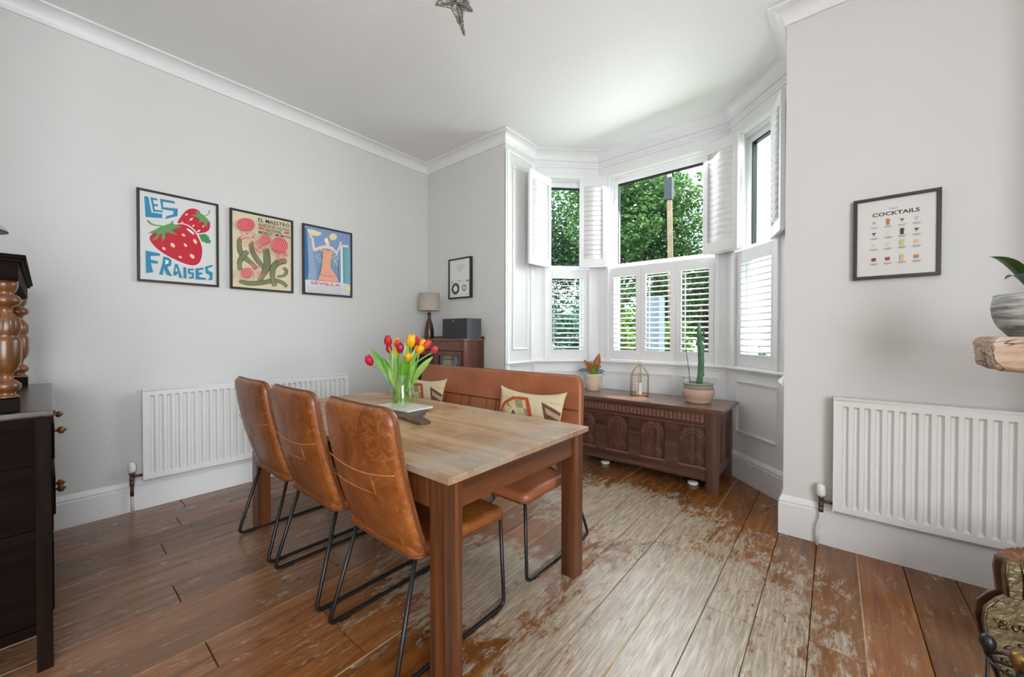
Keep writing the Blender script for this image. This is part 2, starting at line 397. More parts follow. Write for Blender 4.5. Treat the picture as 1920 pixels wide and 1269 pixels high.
def LM(p0, p1):
    """local frame: x along the wall, y outwards, z up"""
    d = Vector((p1[0]-p0[0], p1[1]-p0[1], 0)); L = d.length; d.normalize(); n = Vector((-d.y, d.x, 0))
    m = Matrix((d, n, Vector((0, 0, 1)))).transposed().to_4x4(); m.translation = Vector((p0[0], p0[1], 0)); return m, L
WZ0, WZ1 = .93, 2.88
def baywall(p0, p1, s0, s1, name, panels):
    X, L = LM(p0, p1); mb = MB(); T = .22; e = .09
    mb.box(-e, s0, 0, T, -.02, H, X=X).box(s1, L+e, 0, T, -.02, H, X=X).box(s0, s1, 0, T, -.02, WZ0, X=X).box(s0, s1, 0, T, WZ1, H, X=X)
    o = struct(mb.obj(name, 'trim'))
    m2 = MB()
    for (a, b, z0, z1) in panels: panel(m2, X, a, b, z0, z1)
    struct(m2.obj('trim_1', 'trim'))
    return X, L
def panel(mb, X, a, b, z0, z1, wd=.02, dp=.012):
    for k, (i, d) in enumerate(((0, dp), (wd*.5, dp*.5))):
        mb.box(a+i, b-i, -d, .004+k*.0007, z1-i-wd*.5, z1-i, X=X).box(a+i, b-i, -d, .004+k*.0007, z0+i, z0+i+wd*.5, X=X)
        mb.box(a+i, a+i+wd*.5, -d, .004+k*.0007, z0+i+wd*.5, z1-i-wd*.5, X=X).box(b-i-wd*.5, b-i, -d, .004+k*.0007, z0+i+wd*.5, z1-i-wd*.5, X=X)
XL, LL = baywall(A, B, .14, .60, 'wall_bay_left', [(.13, .57, .39, .82)])
XF, LF = baywall(B, C_, .12, 1.15, 'wall_bay_front', [(.06, .40, .39, .82), (.47, .78, .39, .82), (.85, 1.18, .39, .82)])
XR, LR = baywall(C_, D, .103, .563, 'wall_bay_right', [(.14, .59, .39, .82)])
# left reveal panelling and the narrow architrave on both corners of the bay
XJ, LJ = LM((A[0], 0), A)
mj = MB(); panel(mj, XJ, .115, .36, 1.05, 2.88); panel(mj, XJ, .1, .4, .39, .82)
mj.box(0, .06, -.012, .004, .0, 3.0, X=XJ).box(.02, .04, -.018, .004, .0, 3.0, X=XJ).box(.41, .473, -.01, .004, .93, 3.0, X=XJ)
struct(mj.obj('trim_2', 'trim'))
# cornice
path = [(0, -5.2), (0, 0), (A[0], 0), A, B, C_, D, (D[0], 0), (5.6, 0)]
cove = [(0, 3.055), (.012, 3.055), (.012, 3.068)]+[(.012+.068*(1-math.cos(a)), 3.068+.07*math.sin(a)) for a in [PI/2*k/8 for k in range(9)]]+[(.09, 3.138), (.09, H+.01), (0, H+.01)]
struct(MB().sweep(path, cove).obj('trim_3', 'trim'))
struct(MB().sweep([(A[0], .02), A, B, C_, D, (D[0], .02)], [(0, 2.985), (.012, 2.985), (.014, 3.0), (.006, 3.012), (0, 3.012)]).obj('trim_4', 'trim'))
# dado / sill rail round the bay
struct(MB().sweep([(A[0], .01), A, B, C_, D, (D[0], .01)], [(0, .885), (.008, .885), (.012, .9), (.026, .908), (.03, .918), (.026, .93), (0, .93)]).obj('trim_5', 'trim'))
def skirt(h): return [(0, 0), (.022, 0), (.022, h-.045), (.018, h-.04), (.02, h-.028), (.013, h-.012), (.006, h), (0, h)]
struct(MB().sweep([(0, -5.2), (0, -.0)], skirt(.2)).obj('baseboard_left', 'trim'))
struct(MB().sweep([(0, 0), (A[0], 0)], skirt(.2)).obj('baseboard_front', 'trim'))
struct(MB().sweep([(A[0], 0), A, B, C_, D], skirt(.215)).obj('baseboard_bay', 'trim'))
struct(MB().sweep([D, (D[0], 0), (5.6, 0)], skirt(.231)).obj('baseboard_right', 'trim'))

# ------------------------------------------------------------------ windows and shutters
def window(n, X, s0, s1, go0=.1):
    w_ = MB(); y0, y1 = go0, go0+.06
    zt = WZ1; fwd = .055
    w_.box(s0, s0+fwd, y0, y1, WZ0, zt, .003, X=X).box(s1-fwd, s1, y0, y1, WZ0, zt, .003, X=X).box(s0+fwd, s1-fwd, y0+.001, y1-.001, zt-fwd*1.2, zt, .002, X=X).box(s0+fwd, s1-fwd, y0+.001, y1-.001, WZ0, WZ0+.06, .002, X=X)
    w_.box(s0+.002, s1-.002, y0-.012, y1-.002, 1.905, 1.955, .003, X=X)
    o = struct(w_.obj('window_%d' % n, 'upvc'))
    for k, (a, b) in enumerate(((WZ0+.06, 1.905), (1.955, zt-.066))):
        gk = MB(); t_ = .008
        gk.box(s0+fwd, s0+fwd+t_, y0+.01, y1-.01, a, b, X=X).box(s1-fwd-t_, s1-fwd, y0+.01, y1-.01, a, b, X=X).box(s0+fwd+t_, s1-fwd-t_, y0+.01, y1-.01, a, a+t_, X=X).box(s0+fwd+t_, s1-fwd-t_, y0+.01, y1-.01, b-t_*1.6, b, X=X)
        gk.obj('glazing_seal', 'gasket' if k else 'upvc', o)
        MB().box(s0+fwd, s1-fwd, y0+.028, y0+.032, a, b, X=X).obj('glass_pane', 'glass', o)
    if n == 2:
        MB().box((s0+s1)/2-.03, (s0+s1)/2+.03, y0-.03, y0-.012, 1.93, 1.945, .004, X=X).obj('window_latch', 'upvc', o)
    # moulded box frame the shutters hang in
    b_ = MB(); f = .03
    b_.box(s0-.03, s0+.005, -.012, .05, WZ0, WZ1-.005, .003, X=X).box(s1-.005, s1+.03, -.012, .05, WZ0, WZ1-.005, .003, X=X)
    b_.box(s0-.03, s1+.03, -.012, .05, WZ1-.005, WZ1+.03, .003, X=X)
    b_.box(s0, s0+.012, .05, go0, WZ0, WZ1, X=X).box(s1-.012, s1, .05, go0, WZ0, WZ1, X=X).box(s0+.012, s1-.012, .051, go0-.001, WZ1-.012, WZ1+.001, X=X).box(s0+.012, s1-.012, .0, go0-.001, WZ0-.005, WZ0+.008, X=X)
    b_.obj('shutter_box_frame', 'trim', o)
    return o
window(1, XL, .14, .60); window(2, XF, .12, 1.15); window(3, XR, .103, .563)

def shutter(label, X, wd, z0, z1, ns, ang, hinge=None, rod=True, st=.05, top=.1, group=None):
    """X: local frame whose x runs along the leaf, y out of the room"""
    t_ = .027
    root = thing('plantation_shutter', label, 'shutter', (0, 0, 0), 0, group)
    root.matrix_world = X @ Matrix.Translation((0, 0, z0)); h = z1-z0
    fr = MB().box(0, st, 0, t_, 0, h, .003).box(wd-st, wd, 0, t_, 0, h, .003).box(st, wd-st, 0, t_, 0, top, .002).box(st, wd-st, 0, t_, h-top, h, .002)
    fr.obj('frame', 'shutter', root)
    sl = MB(); zz0 = top; zz1 = h-top; p_ = (zz1-zz0)/ns
    for k in range(ns):
        zc = zz0+p_*(k+.5); bw = p_*1.2/2
        R = Matrix.Translation((0, t_/2, zc)) @ Matrix.Rotation(math.radians(ang), 4, 'X')
        prof = [(bw*math.cos(a), .0045*math.sin(a)) for a in [2*PI*i/10 for i in range(10)]]
        n = len(prof); vs = [R @ Vector((x, p[0], p[1])) for x in (st+.001, wd-st-.001) for p in prof]
        sl.add(vs, [(i, (i+1) % n, n+(i+1) % n, n+i) for i in range(n)]+[tuple(range(n-1, -1, -1)), tuple(range(n, 2*n))], 0, True)
    sl.obj('louvres', 'shutter', root)
    if rod: MB().box(st+.022, st+.028, t_+.012, t_+.018, zz0+.02, zz1-.02).obj('tilt_rod', 'shutter', root)
    if hinge is not None:
        for z_ in (h*.16, h*.84):
            MB().box(hinge-.006, hinge+.006, -.006, .004, z_-.035, z_+.035, .002).obj('hinge', 'shutter', root)
    return root
def sub(X, x, y, ang=0): return X @ Matrix.Translation((x, y, 0)) @ Matrix.Rotation(math.radians(ang), 4, 'Z')
LZ0, LZ1 = .94, 1.905; UZ0, UZ1 = 1.915, 2.87
shutter('white louvred shutter closed over the lower half of the narrow left bay window', sub(XL, .145, .01), .45, LZ0, LZ1, 15, 14, 0, True, .055)
for k, txt in enumerate(('left one of three lower white shutters in the middle window', 'centre one of three lower white shutters in the middle window', 'right one of three lower white shutters in the middle window, behind the cactus')):
    shutter(txt, sub(XF, .125+k*.34, .01), .338, LZ0, LZ1, 15, 14, (0, None, .338)[k], True, (.05, .05, .05)[k])
shutter('white louvred shutter closed over the lower half of the right-hand bay window', sub(XR, .11, .01), .445, LZ0, LZ1, 15, 14, .445, True, .055)
def leaf(label, h, e, ang, ns=15, rod=False):
    X, L = LM(h, e); return shutter(label, X, L, UZ0, UZ1, ns, ang, None, rod, .042, .09)
leaf('upper white shutter leaf swung open beside the panelled left reveal', (1.30, .61), (1.283, .25), 85)
leaf('upper white shutter leaf folded back between the left and middle bay windows', (1.797, .955), (1.545, .825), -85)
leaf('front leaf of the folded pair of upper shutters right of the middle window', (3.055, .80), (2.765, .915), 85)
leaf('rear leaf of the folded upper shutter pair right of the middle window', (2.80, .945), (3.07, .838), 85)
leaf('upper white shutter leaf swung open across the right-hand bay window', (3.285, .63), (3.375, .33), -40)

# ------------------------------------------------------------------ radiators
def radiator(label, L, h, X0, rotz, nf):
    """local: x along, y towards room (negative), z up from the underside"""
    root = thing('radiator', label, 'radiator', X0, rotz, 'white panel radiators under the pictures')
    mb = MB(); y = -.075; pitch = (L-.05)/nf; m0 = .03; m1 = .03
    # fluted front sheet: profile along x repeated, with tapered flute ends
    xs = []; x = .0
    def sheet(x0, x1, d0, d1, z0, z1): mb.add([(x0, y+d0, z0), (x1, y+d1, z0), (x1, y+d1, z1), (x0, y+d0, z1)], [(0, 1, 2, 3)])
    z0, z1 = m0, h-m1; dp = .02; sl = .007
    mb.box(0, L, y-.0, y+.004, 0, z0).box(0, L, y, y+.004, z1, h)
    px = 0
    for k in range(nf):
        a = .025+pitch*k+pitch*.2; b = .025+pitch*(k+1)-pitch*.2
        sheet(px, a, 0, 0, z0, z1)
        za, zb = z0+.012, z1-.012
        mb.add([(a, y, z0), (b, y, z0), (b, y, z1), (a, y, z1), (a+sl, y+dp, za), (b-sl, y+dp, za), (b-sl, y+dp, zb), (a+sl, y+dp, zb)],
               [(4, 5, 6, 7), (0, 1, 5, 4), (1, 2, 6, 5), (2, 3, 7, 6), (3, 0, 4, 7)])
        px = b
    sheet(px, L, 0, 0, z0, z1)
    mb.tube([(0, y+.008, 0), (L, y+.008, 0)], .009, 8).tube([(0, y+.008, h), (L, y+.008, h)], .009, 8)
    mb.box(0, L, -.03, -.024, 0, h)
    mb.obj('front_panel', 'radiator', root)
    for bx_ in (-.004, L): MB().box(bx_, bx_+.004, y-.004, -.02, -.006, h+.012, .001).obj('side_panel', 'radiator', root)
    gr = MB().box(-.004, L+.004, y, y+.008, h+.006, h+.014).box(-.004, L+.004, -.03, -.022, h+.006, h+.014)
    n = int(L/.018)
    for k in range(n): gr.box(L*k/n, L*k/n+.006, y+.006, -.024, h+.007, h+.011)
    gr.obj('top_grille', 'radiator', root)
    for bx_ in (.1, L-.14):
        MB().box(bx_, bx_+.04, -.03, -.001, .1, h-.05).obj('wall_bracket', 'radiator', root)
    return root
def valve(root, zf, bend, pipemat):
    """thermostatic valve at the left end; zf = floor in local z"""
    v = MB().tube([(0, -.045, .03), (-.05, -.045, .03)], .009, 8).lathe([(.012, 0), (.014, .01), (.012, .02), (.012, .045), (.016, .05), (.016, .06)], 12, (-.055, -.045, .0))
    v.tube([(-.055, -.045, -.0), (-.055, -.045, -.03)], .012, 8); v.obj('valve', 'valve', root)
    MB().lathe([(.015, 0), (.021, .012), (.022, .035), (.019, .06), (.012, .068), (.002, .07)], 16, (-.055, -.045, .058)).obj('valve_cap', 'plastic_white', root)
    pts = [(-.055, -.045, -.02), (-.055, -.045, -.07), (-.055-bend, -.045, -.12), (-.055-bend, -.045, zf)]
    MB().tube(fillet(pts, .03), .0085, 10).obj('pipe', pipemat, root)
rl = radiator('long white panel radiator low on the left wall behind the chairs', 1.44, .6, (.0, -2.44, .212), PI/2, 32)
valve(rl, -.212, 0, 'cream_pipe')
MB().tube([(-.055, -.045, -.03), (-.055, -.045, -.1)], .0095, 10).obj('pipe_sleeve', simple('brown_pipe_paint', '3A2620', .5), rl)
rr_ = radiator('white panel radiator on the right wall below the cocktail print', .8, .615, (3.668, 0, .225), 0, 17)
valve(rr_, -.225, .018, 'plastic_white')

# ------------------------------------------------------------------ framed prints
def homog(q):
    """unit square -> quad q (TL,TR,BR,BL), returns inverse mapping px -> (u, v down)"""
    (x0, y0), (x1, y1), (x2, y2), (x3, y3) = q
    dx1, dx2, sx = x1-x2, x3-x2, x0-x1+x2-x3; dy1, dy2, sy = y1-y2, y3-y2, y0-y1+y2-y3
    de = dx1*dy2-dx2*dy1; g_ = (sx*dy2-dx2*sy)/de; h_ = (dx1*sy-sx*dy1)/de
    m = Matrix(((x1-x0+g_*x1, x3-x0+h_*x3, x0), (y1-y0+g_*y1, y3-y0+h_*y3, y0), (g_, h_, 1))).inverted()
    def f(x, y):
        v = m @ Vector((x, y, 1)); return v.x/v.z, v.y/v.z
    return f
def art(key, c): 
    k = 'ink_'+key
    if k not in MAT:
        m, t, p = newmat(k); p.inputs['Base Color'].default_value = lin(c); p.inputs['Roughness'].default_value = .6; MAT[k] = m
    return k
class Print:
    def __init__(s, W, Hh, quad, base):
        s.W, s.H = W, Hh; s.f = homog(quad); s.mb = MB(); s.mats = [base]; s.n = 0
        s.mb.add([(-W/2, 0, 0), (W/2, 0, 0), (W/2, 0, Hh), (-W/2, 0, Hh)], [(0, 1, 2, 3)], 0)
    def mi(s, k):
        if k not in s.mats: s.mats.append(k)
        return s.mats.index(k)
    def uv(s, pts, k, lay=None):
        if lay is None: s.n += 1; d = -.00012*s.n
        else: d = -.00012*lay
        vs = [(-s.W/2+u*s.W, d, s.H*(1-v)) for u, v in pts]
        tri = tessellate_polygon([[Vector((p[0], p[2], 0)) for p in vs]])
        fs = []
        for a, b, c in tri:
            ar = (vs[b][0]-vs[a][0])*(vs[c][2]-vs[a][2])-(vs[c][0]-vs[a][0])*(vs[b][2]-vs[a][2])
            fs.append((a, b, c) if ar > 0 else (a, c, b))
        s.mb.add(vs, fs, s.mi(k))
    def px(s, pts, k): s.uv([s.f(x, y) for x, y in pts], k)
    def ell(s, cx, cy, rx, ry, k, a=0, n=20):
        ca, sa = math.cos(a), math.sin(a)
        s.px([(cx+rx*math.cos(t)*ca-ry*math.sin(t)*sa, cy+rx*math.cos(t)*sa+ry*math.sin(t)*ca) for t in [2*PI*i/n for i in range(n)]], k)
    def stroke(s, pts, wd, k):
        P_ = [Vector(p) for p in pts]; L = []; R = []
        ws = wd if isinstance(wd, (list, tuple)) else [wd]*len(P_)
        for i, p in enumerate(P_):
            d = (P_[min(i+1, len(P_)-1)]-P_[max(i-1, 0)]).normalized(); n = Vector((-d.y, d.x))*ws[i]/2
            L.append(tuple(p+n)); R.append(tuple(p-n))
        s.n += 1
        for i in range(len(P_)-1): s.uv([s.f(*q) for q in (L[i], L[i+1], R[i+1], R[i])], k, s.n)
    def text(s, txt, u0, v0, u1, v1, k, bold=0):
        """fits txt into the box (v down)"""
        cu = bpy.data.curves.new('t', 'FONT'); cu.body = txt; cu.resolution_u = 2; cu.offset = bold
        o = bpy.data.objects.new('t', cu); COL.objects.link(o); dg = bpy.context.evaluated_depsgraph_get()
        me = bpy.data.meshes.new_from_object(o.evaluated_get(dg))
        bpy.data.objects.remove(o); bpy.data.curves.remove(cu)
        xs = [v.co.x for v in me.vertices]; ys = [v.co.y for v in me.vertices]
        ax, bx, ay, by = min(xs), max(xs), min(ys), max(ys)
        s.n += 1; d = -.00012*s.n; vs = []
        for v in me.vertices:
            u = u0+(u1-u0)*(v.co.x-ax)/(bx-ax); w_ = v1+(v0-v1)*(v.co.y-ay)/(by-ay)
            vs.append((-s.W/2+u*s.W, d, s.H*(1-w_)))
        fs = []
        for p in me.polygons: fs.append(tuple(p.vertices))
        s.mb.add(vs, fs, s.mi(k)); bpy.data.meshes.remove(me)
    def hang(s, name, label, loc, rotz, fw_, depth, tilt=0):
        """loc: bottom centre of the frame's outside on the wall"""
        root = thing(name, label, 'picture', loc, rotz, None); W, Hh = s.W, s.H
        fr = MB(); X0, X1 = -W/2-fw_, W/2+fw_
        for (a, b, c, d) in ((X0, X1, 0, fw_), (X0, X1, Hh+fw_, Hh+2*fw_), (X0, -W/2, fw_, Hh+fw_), (W/2, X1, fw_, Hh+fw_)):
            fr.box(a, b, -depth, -.001, c, d, .0012)
        fr.box(X0+.002, X1-.002, -.006, -.001, .002, Hh+2*fw_-.002)
        fr.obj('frame', 'frame', root)
        s.mb.obj('print', s.mats, root, (0, -depth+.009, fw_))
        MB().add([(-W/2, -depth+.004, fw_), (W/2, -depth+.004, fw_), (W/2, -depth+.004, fw_+Hh), (-W/2, -depth+.004, fw_+Hh)], [(0, 1, 2, 3)]).obj('glazing', 'picglass', root)
        return root
BL = art('blue', '1B86AE'); RD = art('red', 'C4082F'); GR = art('green', '5E9A58'); PK = art('cream', 'F2D6A8'); WH = art('white', 'EDEDEA'); G2 = art('leaf', '3E8E50'); G3 = art('palegreen', 'A9A878')
# print 1
p1 = Print(.425, .605, [(87, 102), (957, 297), (946, 1194), (70, 1123)], art('grey_paper', 'D9DBDA'))
p1.px([(140, 170), (190, 182), (222, 360), (345, 380), (342, 428), (150, 412)], BL)
p1.px([(210, 186), (290, 205), (296, 228), (244, 218), (250, 262), (296, 268), (296, 292), (254, 290), (262, 330), (355, 342), (350, 362), (240, 352)], BL)
p1.px([(322, 205), (484, 236), (498, 266), (352, 240), (358, 302), (524, 322), (520, 406), (372, 438), (394, 404), (470, 386), (474, 348), (338, 326)], BL)
def bl(pts, n=6):
    P_ = pts; out = []; m = len(P_)
    for i in range(m):
        a, b, c, d = [Vector(P_[(i+j-1) % m]) for j in range(4)]
        for k in range(n):
            t = k/n; out.append(tuple(.5*((2*b)+(-a+c)*t+(2*a-5*b+4*c-d)*t*t+(-a+3*b-3*c+d)*t**3)))
    return out
p1.px(bl([(520, 490), (560, 410), (620, 345), (690, 322), (760, 345), (800, 400), (860, 440), (888, 500), (870, 570), (800, 600), (700, 600), (600, 560)]), RD)
p1.px([(755, 620), (830, 610), (880, 655), (872, 672), (898, 690), (885, 700), (896, 722), (860, 716), (835, 722), (828, 705), (790, 700)], G2)
p1.px(bl([(190, 640), (250, 575), (400, 520), (520, 490), (620, 500), (720, 575), (780, 690), (802, 800), (780, 920), (720, 975), (620, 970), (480, 915), (330, 830), (220, 730)]), WH)
p1.px(bl([(192, 645), (255, 585), (405, 528), (520, 500), (615, 510), (708, 580), (770, 695), (795, 800), (772, 915), (715, 966), (622, 960), (485, 905), (335, 822), (225, 725)]), RD)
p1.px([(165, 600), (250, 560), (330, 520), (430, 490), (470, 450), (468, 490), (500, 505), (570, 530), (470, 550), (445, 560), (512, 620), (400, 590), (370, 600), (372, 650), (335, 705), (335, 600), (300, 620), (280, 665), (208, 685), (262, 640), (292, 590), (230, 600)], GR)
p1.stroke([(170, 450), (210, 490), (270, 510), (340, 515)], [26, 20, 14, 12], GR)
p1.px([(670, 400), (740, 390), (720, 350), (770, 370), (820, 400), (870, 460), (900, 492), (850, 480), (850, 540), (810, 470), (770, 480), (760, 430)], GR)
p1.stroke([(882, 345), (880, 375), (850, 402), (820, 412)], [16, 13, 10, 10], GR)
p1.px([(620, 545), (660, 560), (705, 600), (700, 622), (655, 590), (622, 560)], WH)
for cx, cy, rx, ry, a in ((583, 623, 24, 13, .6), (456, 737, 32, 20, .8), (602, 738, 24, 14, .8), (714, 697, 32, 18, 1.0), (354, 776, 24, 14, .7), (676, 865, 34, 20, .8), (540, 874, 24, 11, .5), (622, 390, 16, 10, -.5), (674, 444, 24, 11, -.6), (697, 518, 16, 9, -.5), (810, 526, 14, 9, -.7), (756, 578, 20, 12, -.4), (570, 478, 12, 9, 0)): p1.ell(cx, cy, rx, ry, PK, a, 10)
p1.px([(140, 795), (305, 832), (308, 856), (198, 860), (200, 900), (285, 922), (280, 948), (200, 942), (225, 1048), (142, 1056)], BL)
p1.px([(345, 865), (400, 880), (438, 905), (430, 970), (388, 990), (442, 1096), (380, 1075), (345, 1000), (335, 1078), (292, 1070), (335, 940)], BL)
p1.px([(368, 900), (405, 918), (400, 945), (365, 960)], WH)
p1.px([(478, 950), (508, 955), (560, 1115), (525, 1110), (508, 1050), (488, 1085), (452, 1082)], BL); p1.px([(488, 990), (505, 1035), (482, 1040)], WH)
p1.px([(572, 988), (602, 995), (608, 1118), (572, 1114)], BL)
p1.px([(622, 1005), (692, 1008), (690, 1028), (648, 1025), (650, 1048), (692, 1052), (690, 1120), (628, 1118), (640, 1100), (670, 1098), (666, 1070), (624, 1065)], BL)
p1.px([(712, 1005), (802, 995), (800, 1018), (745, 1025), (748, 1052), (790, 1050), (788, 1072), (750, 1078), (752, 1100), (830, 1115), (828, 1134), (708, 1128)], BL)
p1.px([(820, 985), (905, 962), (905, 985), (852, 1000), (858, 1030), (905, 1050), (902, 1135), (848, 1136), (875, 1105), (870, 1078), (826, 1058)], BL)
p1.hang('picture_frame', 'black framed strawberry print on the left wall, nearest the dark sideboard', (0, -2.231, 1.562), PI/2, .015, .022)
# print 2
CR = art('buff', 'DDD0AE'); DG = art('darkgreen', '3D4A30'); MG = art('midgreen', 'A3A57E'); R2 = art('coral', 'D5485A'); P2_ = art('pink', 'E39C94'); BK = art('black', '332E2B')
p2 = Print(.43, .6, [(90, 105), (845, 262), (838, 1165), (88, 1108)], CR)
rnd = random.Random(5)
def cactus(pts, wd):
    P_ = [Vector(p) for p in pts]; sm = []
    for i in range(len(P_)-1):
        a, b, c, d = P_[max(i-1, 0)], P_[i], P_[i+1], P_[min(i+2, len(P_)-1)]
        for k in range(5):
            t = k/5; sm.append(.5*((2*b)+(-a+c)*t+(2*a-5*b+4*c-d)*t*t+(-a+3*b-3*c+d)*t**3))
    sm.append(P_[-1]); n = len(sm)
    ws = [wd*(.75+.25*math.sin(PI*min(1, i/(n-1)*1.3))) for i in range(n)]; ws[0] = wd*.4; ws[-1] = wd*.5
    p2.stroke([tuple(q) for q in sm], ws, DG)
    for off in (-.3, -.1, .1, .3):
        ln = []
        for i, q in enumerate(sm):
            d = (sm[min(i+1, n-1)]-sm[max(i-1, 0)]).normalized(); ln.append(tuple(q+Vector((-d.y, d.x))*off*ws[i]))
        p2.stroke(ln, wd*.085, MG)
cactus([(180, 470), (185, 620), (240, 720), (330, 800), (400, 880)], 72)
cactus([(290, 640), (220, 720), (180, 800), (190, 900)], 78)
cactus([(335, 525), (345, 640), (410, 760), (480, 850), (520, 950)], 66)
cactus([(520, 605), (530, 720), (530, 850), (480, 950), (430, 1030)], 92)
cactus([(170, 1035), (300, 1065), (460, 1055), (620, 1030), (720, 1050), (785, 1110)], 62)
cactus([(785, 770), (680, 790), (610, 860), (600, 980), (630, 1105)], 84)
cactus([(735, 860), (780, 900), (750, 960), (660, 975)], 44)
def bloom(cx, cy, rx, ry, a, fx, fy, fr_):
    for _ in range(120):
        t = rnd.uniform(0, 2*PI); q = fr_*math.sqrt(rnd.random()); p2.ell(fx+q*math.cos(t), fy+q*math.sin(t)*1.15, rnd.uniform(5, 13), rnd.uniform(3, 7), P2_ if rnd.random() < .72 else R2, rnd.uniform(0, PI), 6)
    p2.ell(cx, cy, rx, ry, R2, a)
    for k in range(9):
        o = (k-4)/4.6*rx; hh = ry*math.sqrt(max(0, 1-(o/rx)**2))*.86; ca, sa = math.cos(a), math.sin(a)
        p2.stroke([(cx+o*ca+hh*sa, cy+o*sa-hh*ca), (cx+o*ca-hh*sa, cy+o*sa+hh*ca)], 7, P2_)
bloom(255, 300, 118, 84, .05, 270, 450, 110); bloom(490, 500, 76, 58, -.5, 430, 590, 80); bloom(665, 575, 112, 98, .35, 700, 700, 85); bloom(235, 940, 78, 64, -.3, 350, 920, 95)
def tu(pr, txt, q0, xr, yr, h, k, bold=.0):
    u0, v0 = pr.f(*q0); _, v1 = pr.f(q0[0], q0[1]+h); u1, _ = pr.f(xr, yr); pr.text(txt, u0, v0, u1, v1, k, bold)
tu(p2, 'EL MAESTRO', (390, 224), 788, 320, 50, BK, .015)
tu(p2, 'REVISTA DE CVLTVRA', (390, 294), 785, 370, 40, BK, .015)
tu(p2, 'NACIONAL', (480, 360), 692, 400, 38, BK, .015)
tu(p2, 'MEXICO · MCMXXII', (392, 392), 790, 460, 34, BK, .02)
p2.px([(388, 345), (460, 352), (464, 378), (392, 370)], R2); p2.px([(712, 405), (780, 410), (780, 436), (716, 430)], R2)
p2.hang('picture_frame', 'black framed cactus and flower print, middle one of three on the left wall', (0, -1.70, 1.56), PI/2, .016, .022)
# print 3 (a plain generic festival poster in the same colours)
p3 = Print(.43, .6, [(110, 108), (815, 240), (805, 1185), (100, 1125)], art('sky_blue', '7E9AC4'))
B1 = art('deepblue', '2E6CA8'); B2 = art('greyblue', '94AAC6'); OR = art('peach', 'EBA98A'); SK = art('skin', 'E8D8C8'); YL = art('paleyellow', 'E6DCA8'); TL_ = art('teal', '5FA3A6'); GG = art('palegrey', 'D8DADC'); FG = art('flower_green', 'B9CDB4')
p3.px([(108, 150), (160, 170), (170, 940), (102, 930)], B1)
p3.px([(150, 150), (230, 250), (250, 600), (300, 940), (150, 935), (175, 780)], B2)
p3.px([(690, 405), (785, 410), (785, 1010), (690, 1000)], TL_); p3.px([(640, 395), (785, 405), (785, 440), (640, 430)], GG)
p3.px([(660, 430), (690, 435), (692, 1150), (660, 1145)], WH)
p3.stroke([(190, 250), (235, 310), (240, 400), (262, 490)], [26, 32, 36, 42], SK); p3.stroke([(262, 490), (330, 450), (420, 430), (520, 450), (600, 520), (650, 430), (665, 350)], [40, 44, 46, 46, 40, 34, 28], SK)
p3.px(bl([(160, 170), (230, 175), (300, 195), (370, 220), (330, 265), (240, 262), (180, 225)]), YL)
p3.px([(430, 330), (480, 330), (492, 440), (440, 440)], SK); p3.ell(445, 335, 34, 38, WH); p3.ell(505, 310, 42, 52, art('tan', 'C09080')); p3.ell(548, 278, 58, 52, YL)
for _ in range(130):
    a = rnd.random(); cx, cy = ((330, 560) if a < .5 else (560, 620)); t = rnd.uniform(0, 2*PI); q = math.sqrt(rnd.random())
    p3.ell(cx+62*q*math.cos(t), cy+130*q*math.sin(t), rnd.uniform(5, 12), rnd.uniform(4, 9), FG if rnd.random() < .6 else WH, rnd.uniform(0, PI), 6)
p3.px(bl([(385, 470), (450, 500), (520, 480), (500, 600), (490, 740), (560, 860), (600, 960), (450, 975), (300, 945), (340, 820), (370, 640)], 4), OR)
p3.stroke([(325, 855), (420, 878), (555, 890)], 7, R2); p3.stroke([(305, 940), (420, 962), (560, 970)], 7, R2); p3.stroke([(612, 620), (612, 950)], 8, BK)
p3.px([(102, 935), (300, 950), (660, 985), (785, 1010), (780, 1180), (104, 1125)], GG)
tu(p3, 'SEVILLA', (180, 958), 640, 1010, 44, R2, .02)
for k in range(5):
    x = 130
    while x < 640:
        l = rnd.uniform(10, 40); y = 1035+k*20+(x-130)*.07; p3.stroke([(x, y), (x+l, y+l*.07)], 5, art('softgrey', 'A9AAAE')); x += l+rnd.uniform(8, 16)
p3.ell(745, 1075, 40, 50, YL)
p3.hang('picture_frame', 'black framed blue dancer print, rightmost of three on the left wall', (0, -1.16, 1.56), PI/2, .016, .022)
# cocktail print
CK = art('print_white', 'D6D6D3')
p4 = Print(.295, .40, [(290, 303), (1200, 167), (1190, 1085), (280, 1145)], CK)
tu(p4, 'COCKTAILS', (458, 418), 1005, 370, 44, BK, .03)
u0, v0 = p4.f(455, 432); u1, v1 = p4.f(1005, 350); _, vb = p4.f(455, 462); p4.text('Classic', .42, .115, .53, .14, BK)
GY = art('caption', '9A9A98')
cols = [p4.f(480, 530)[0], p4.f(638, 520)[0], p4.f(800, 630)[0], p4.f(968, 590)[0]]; rows = [p4.f(480, 530)[1], p4.f(480, 655)[1], p4.f(480, 780)[1], p4.f(480, 945)[1]]
drinks = [['D98880', 'C0654E', 'B82840', 'B5BDAE'], ['3A3A44', 'CFD4B8', '2A1A1A', '3A3A3E'], ['D8DEA0', 'C9CFC4', 'B9C070', 'DDBE8A'], ['8E3048', '963A4A', 'E0AE80', 'C77A50']]
kind = ['vtvv', 'vctv', 'vvtr', 'rrtr']
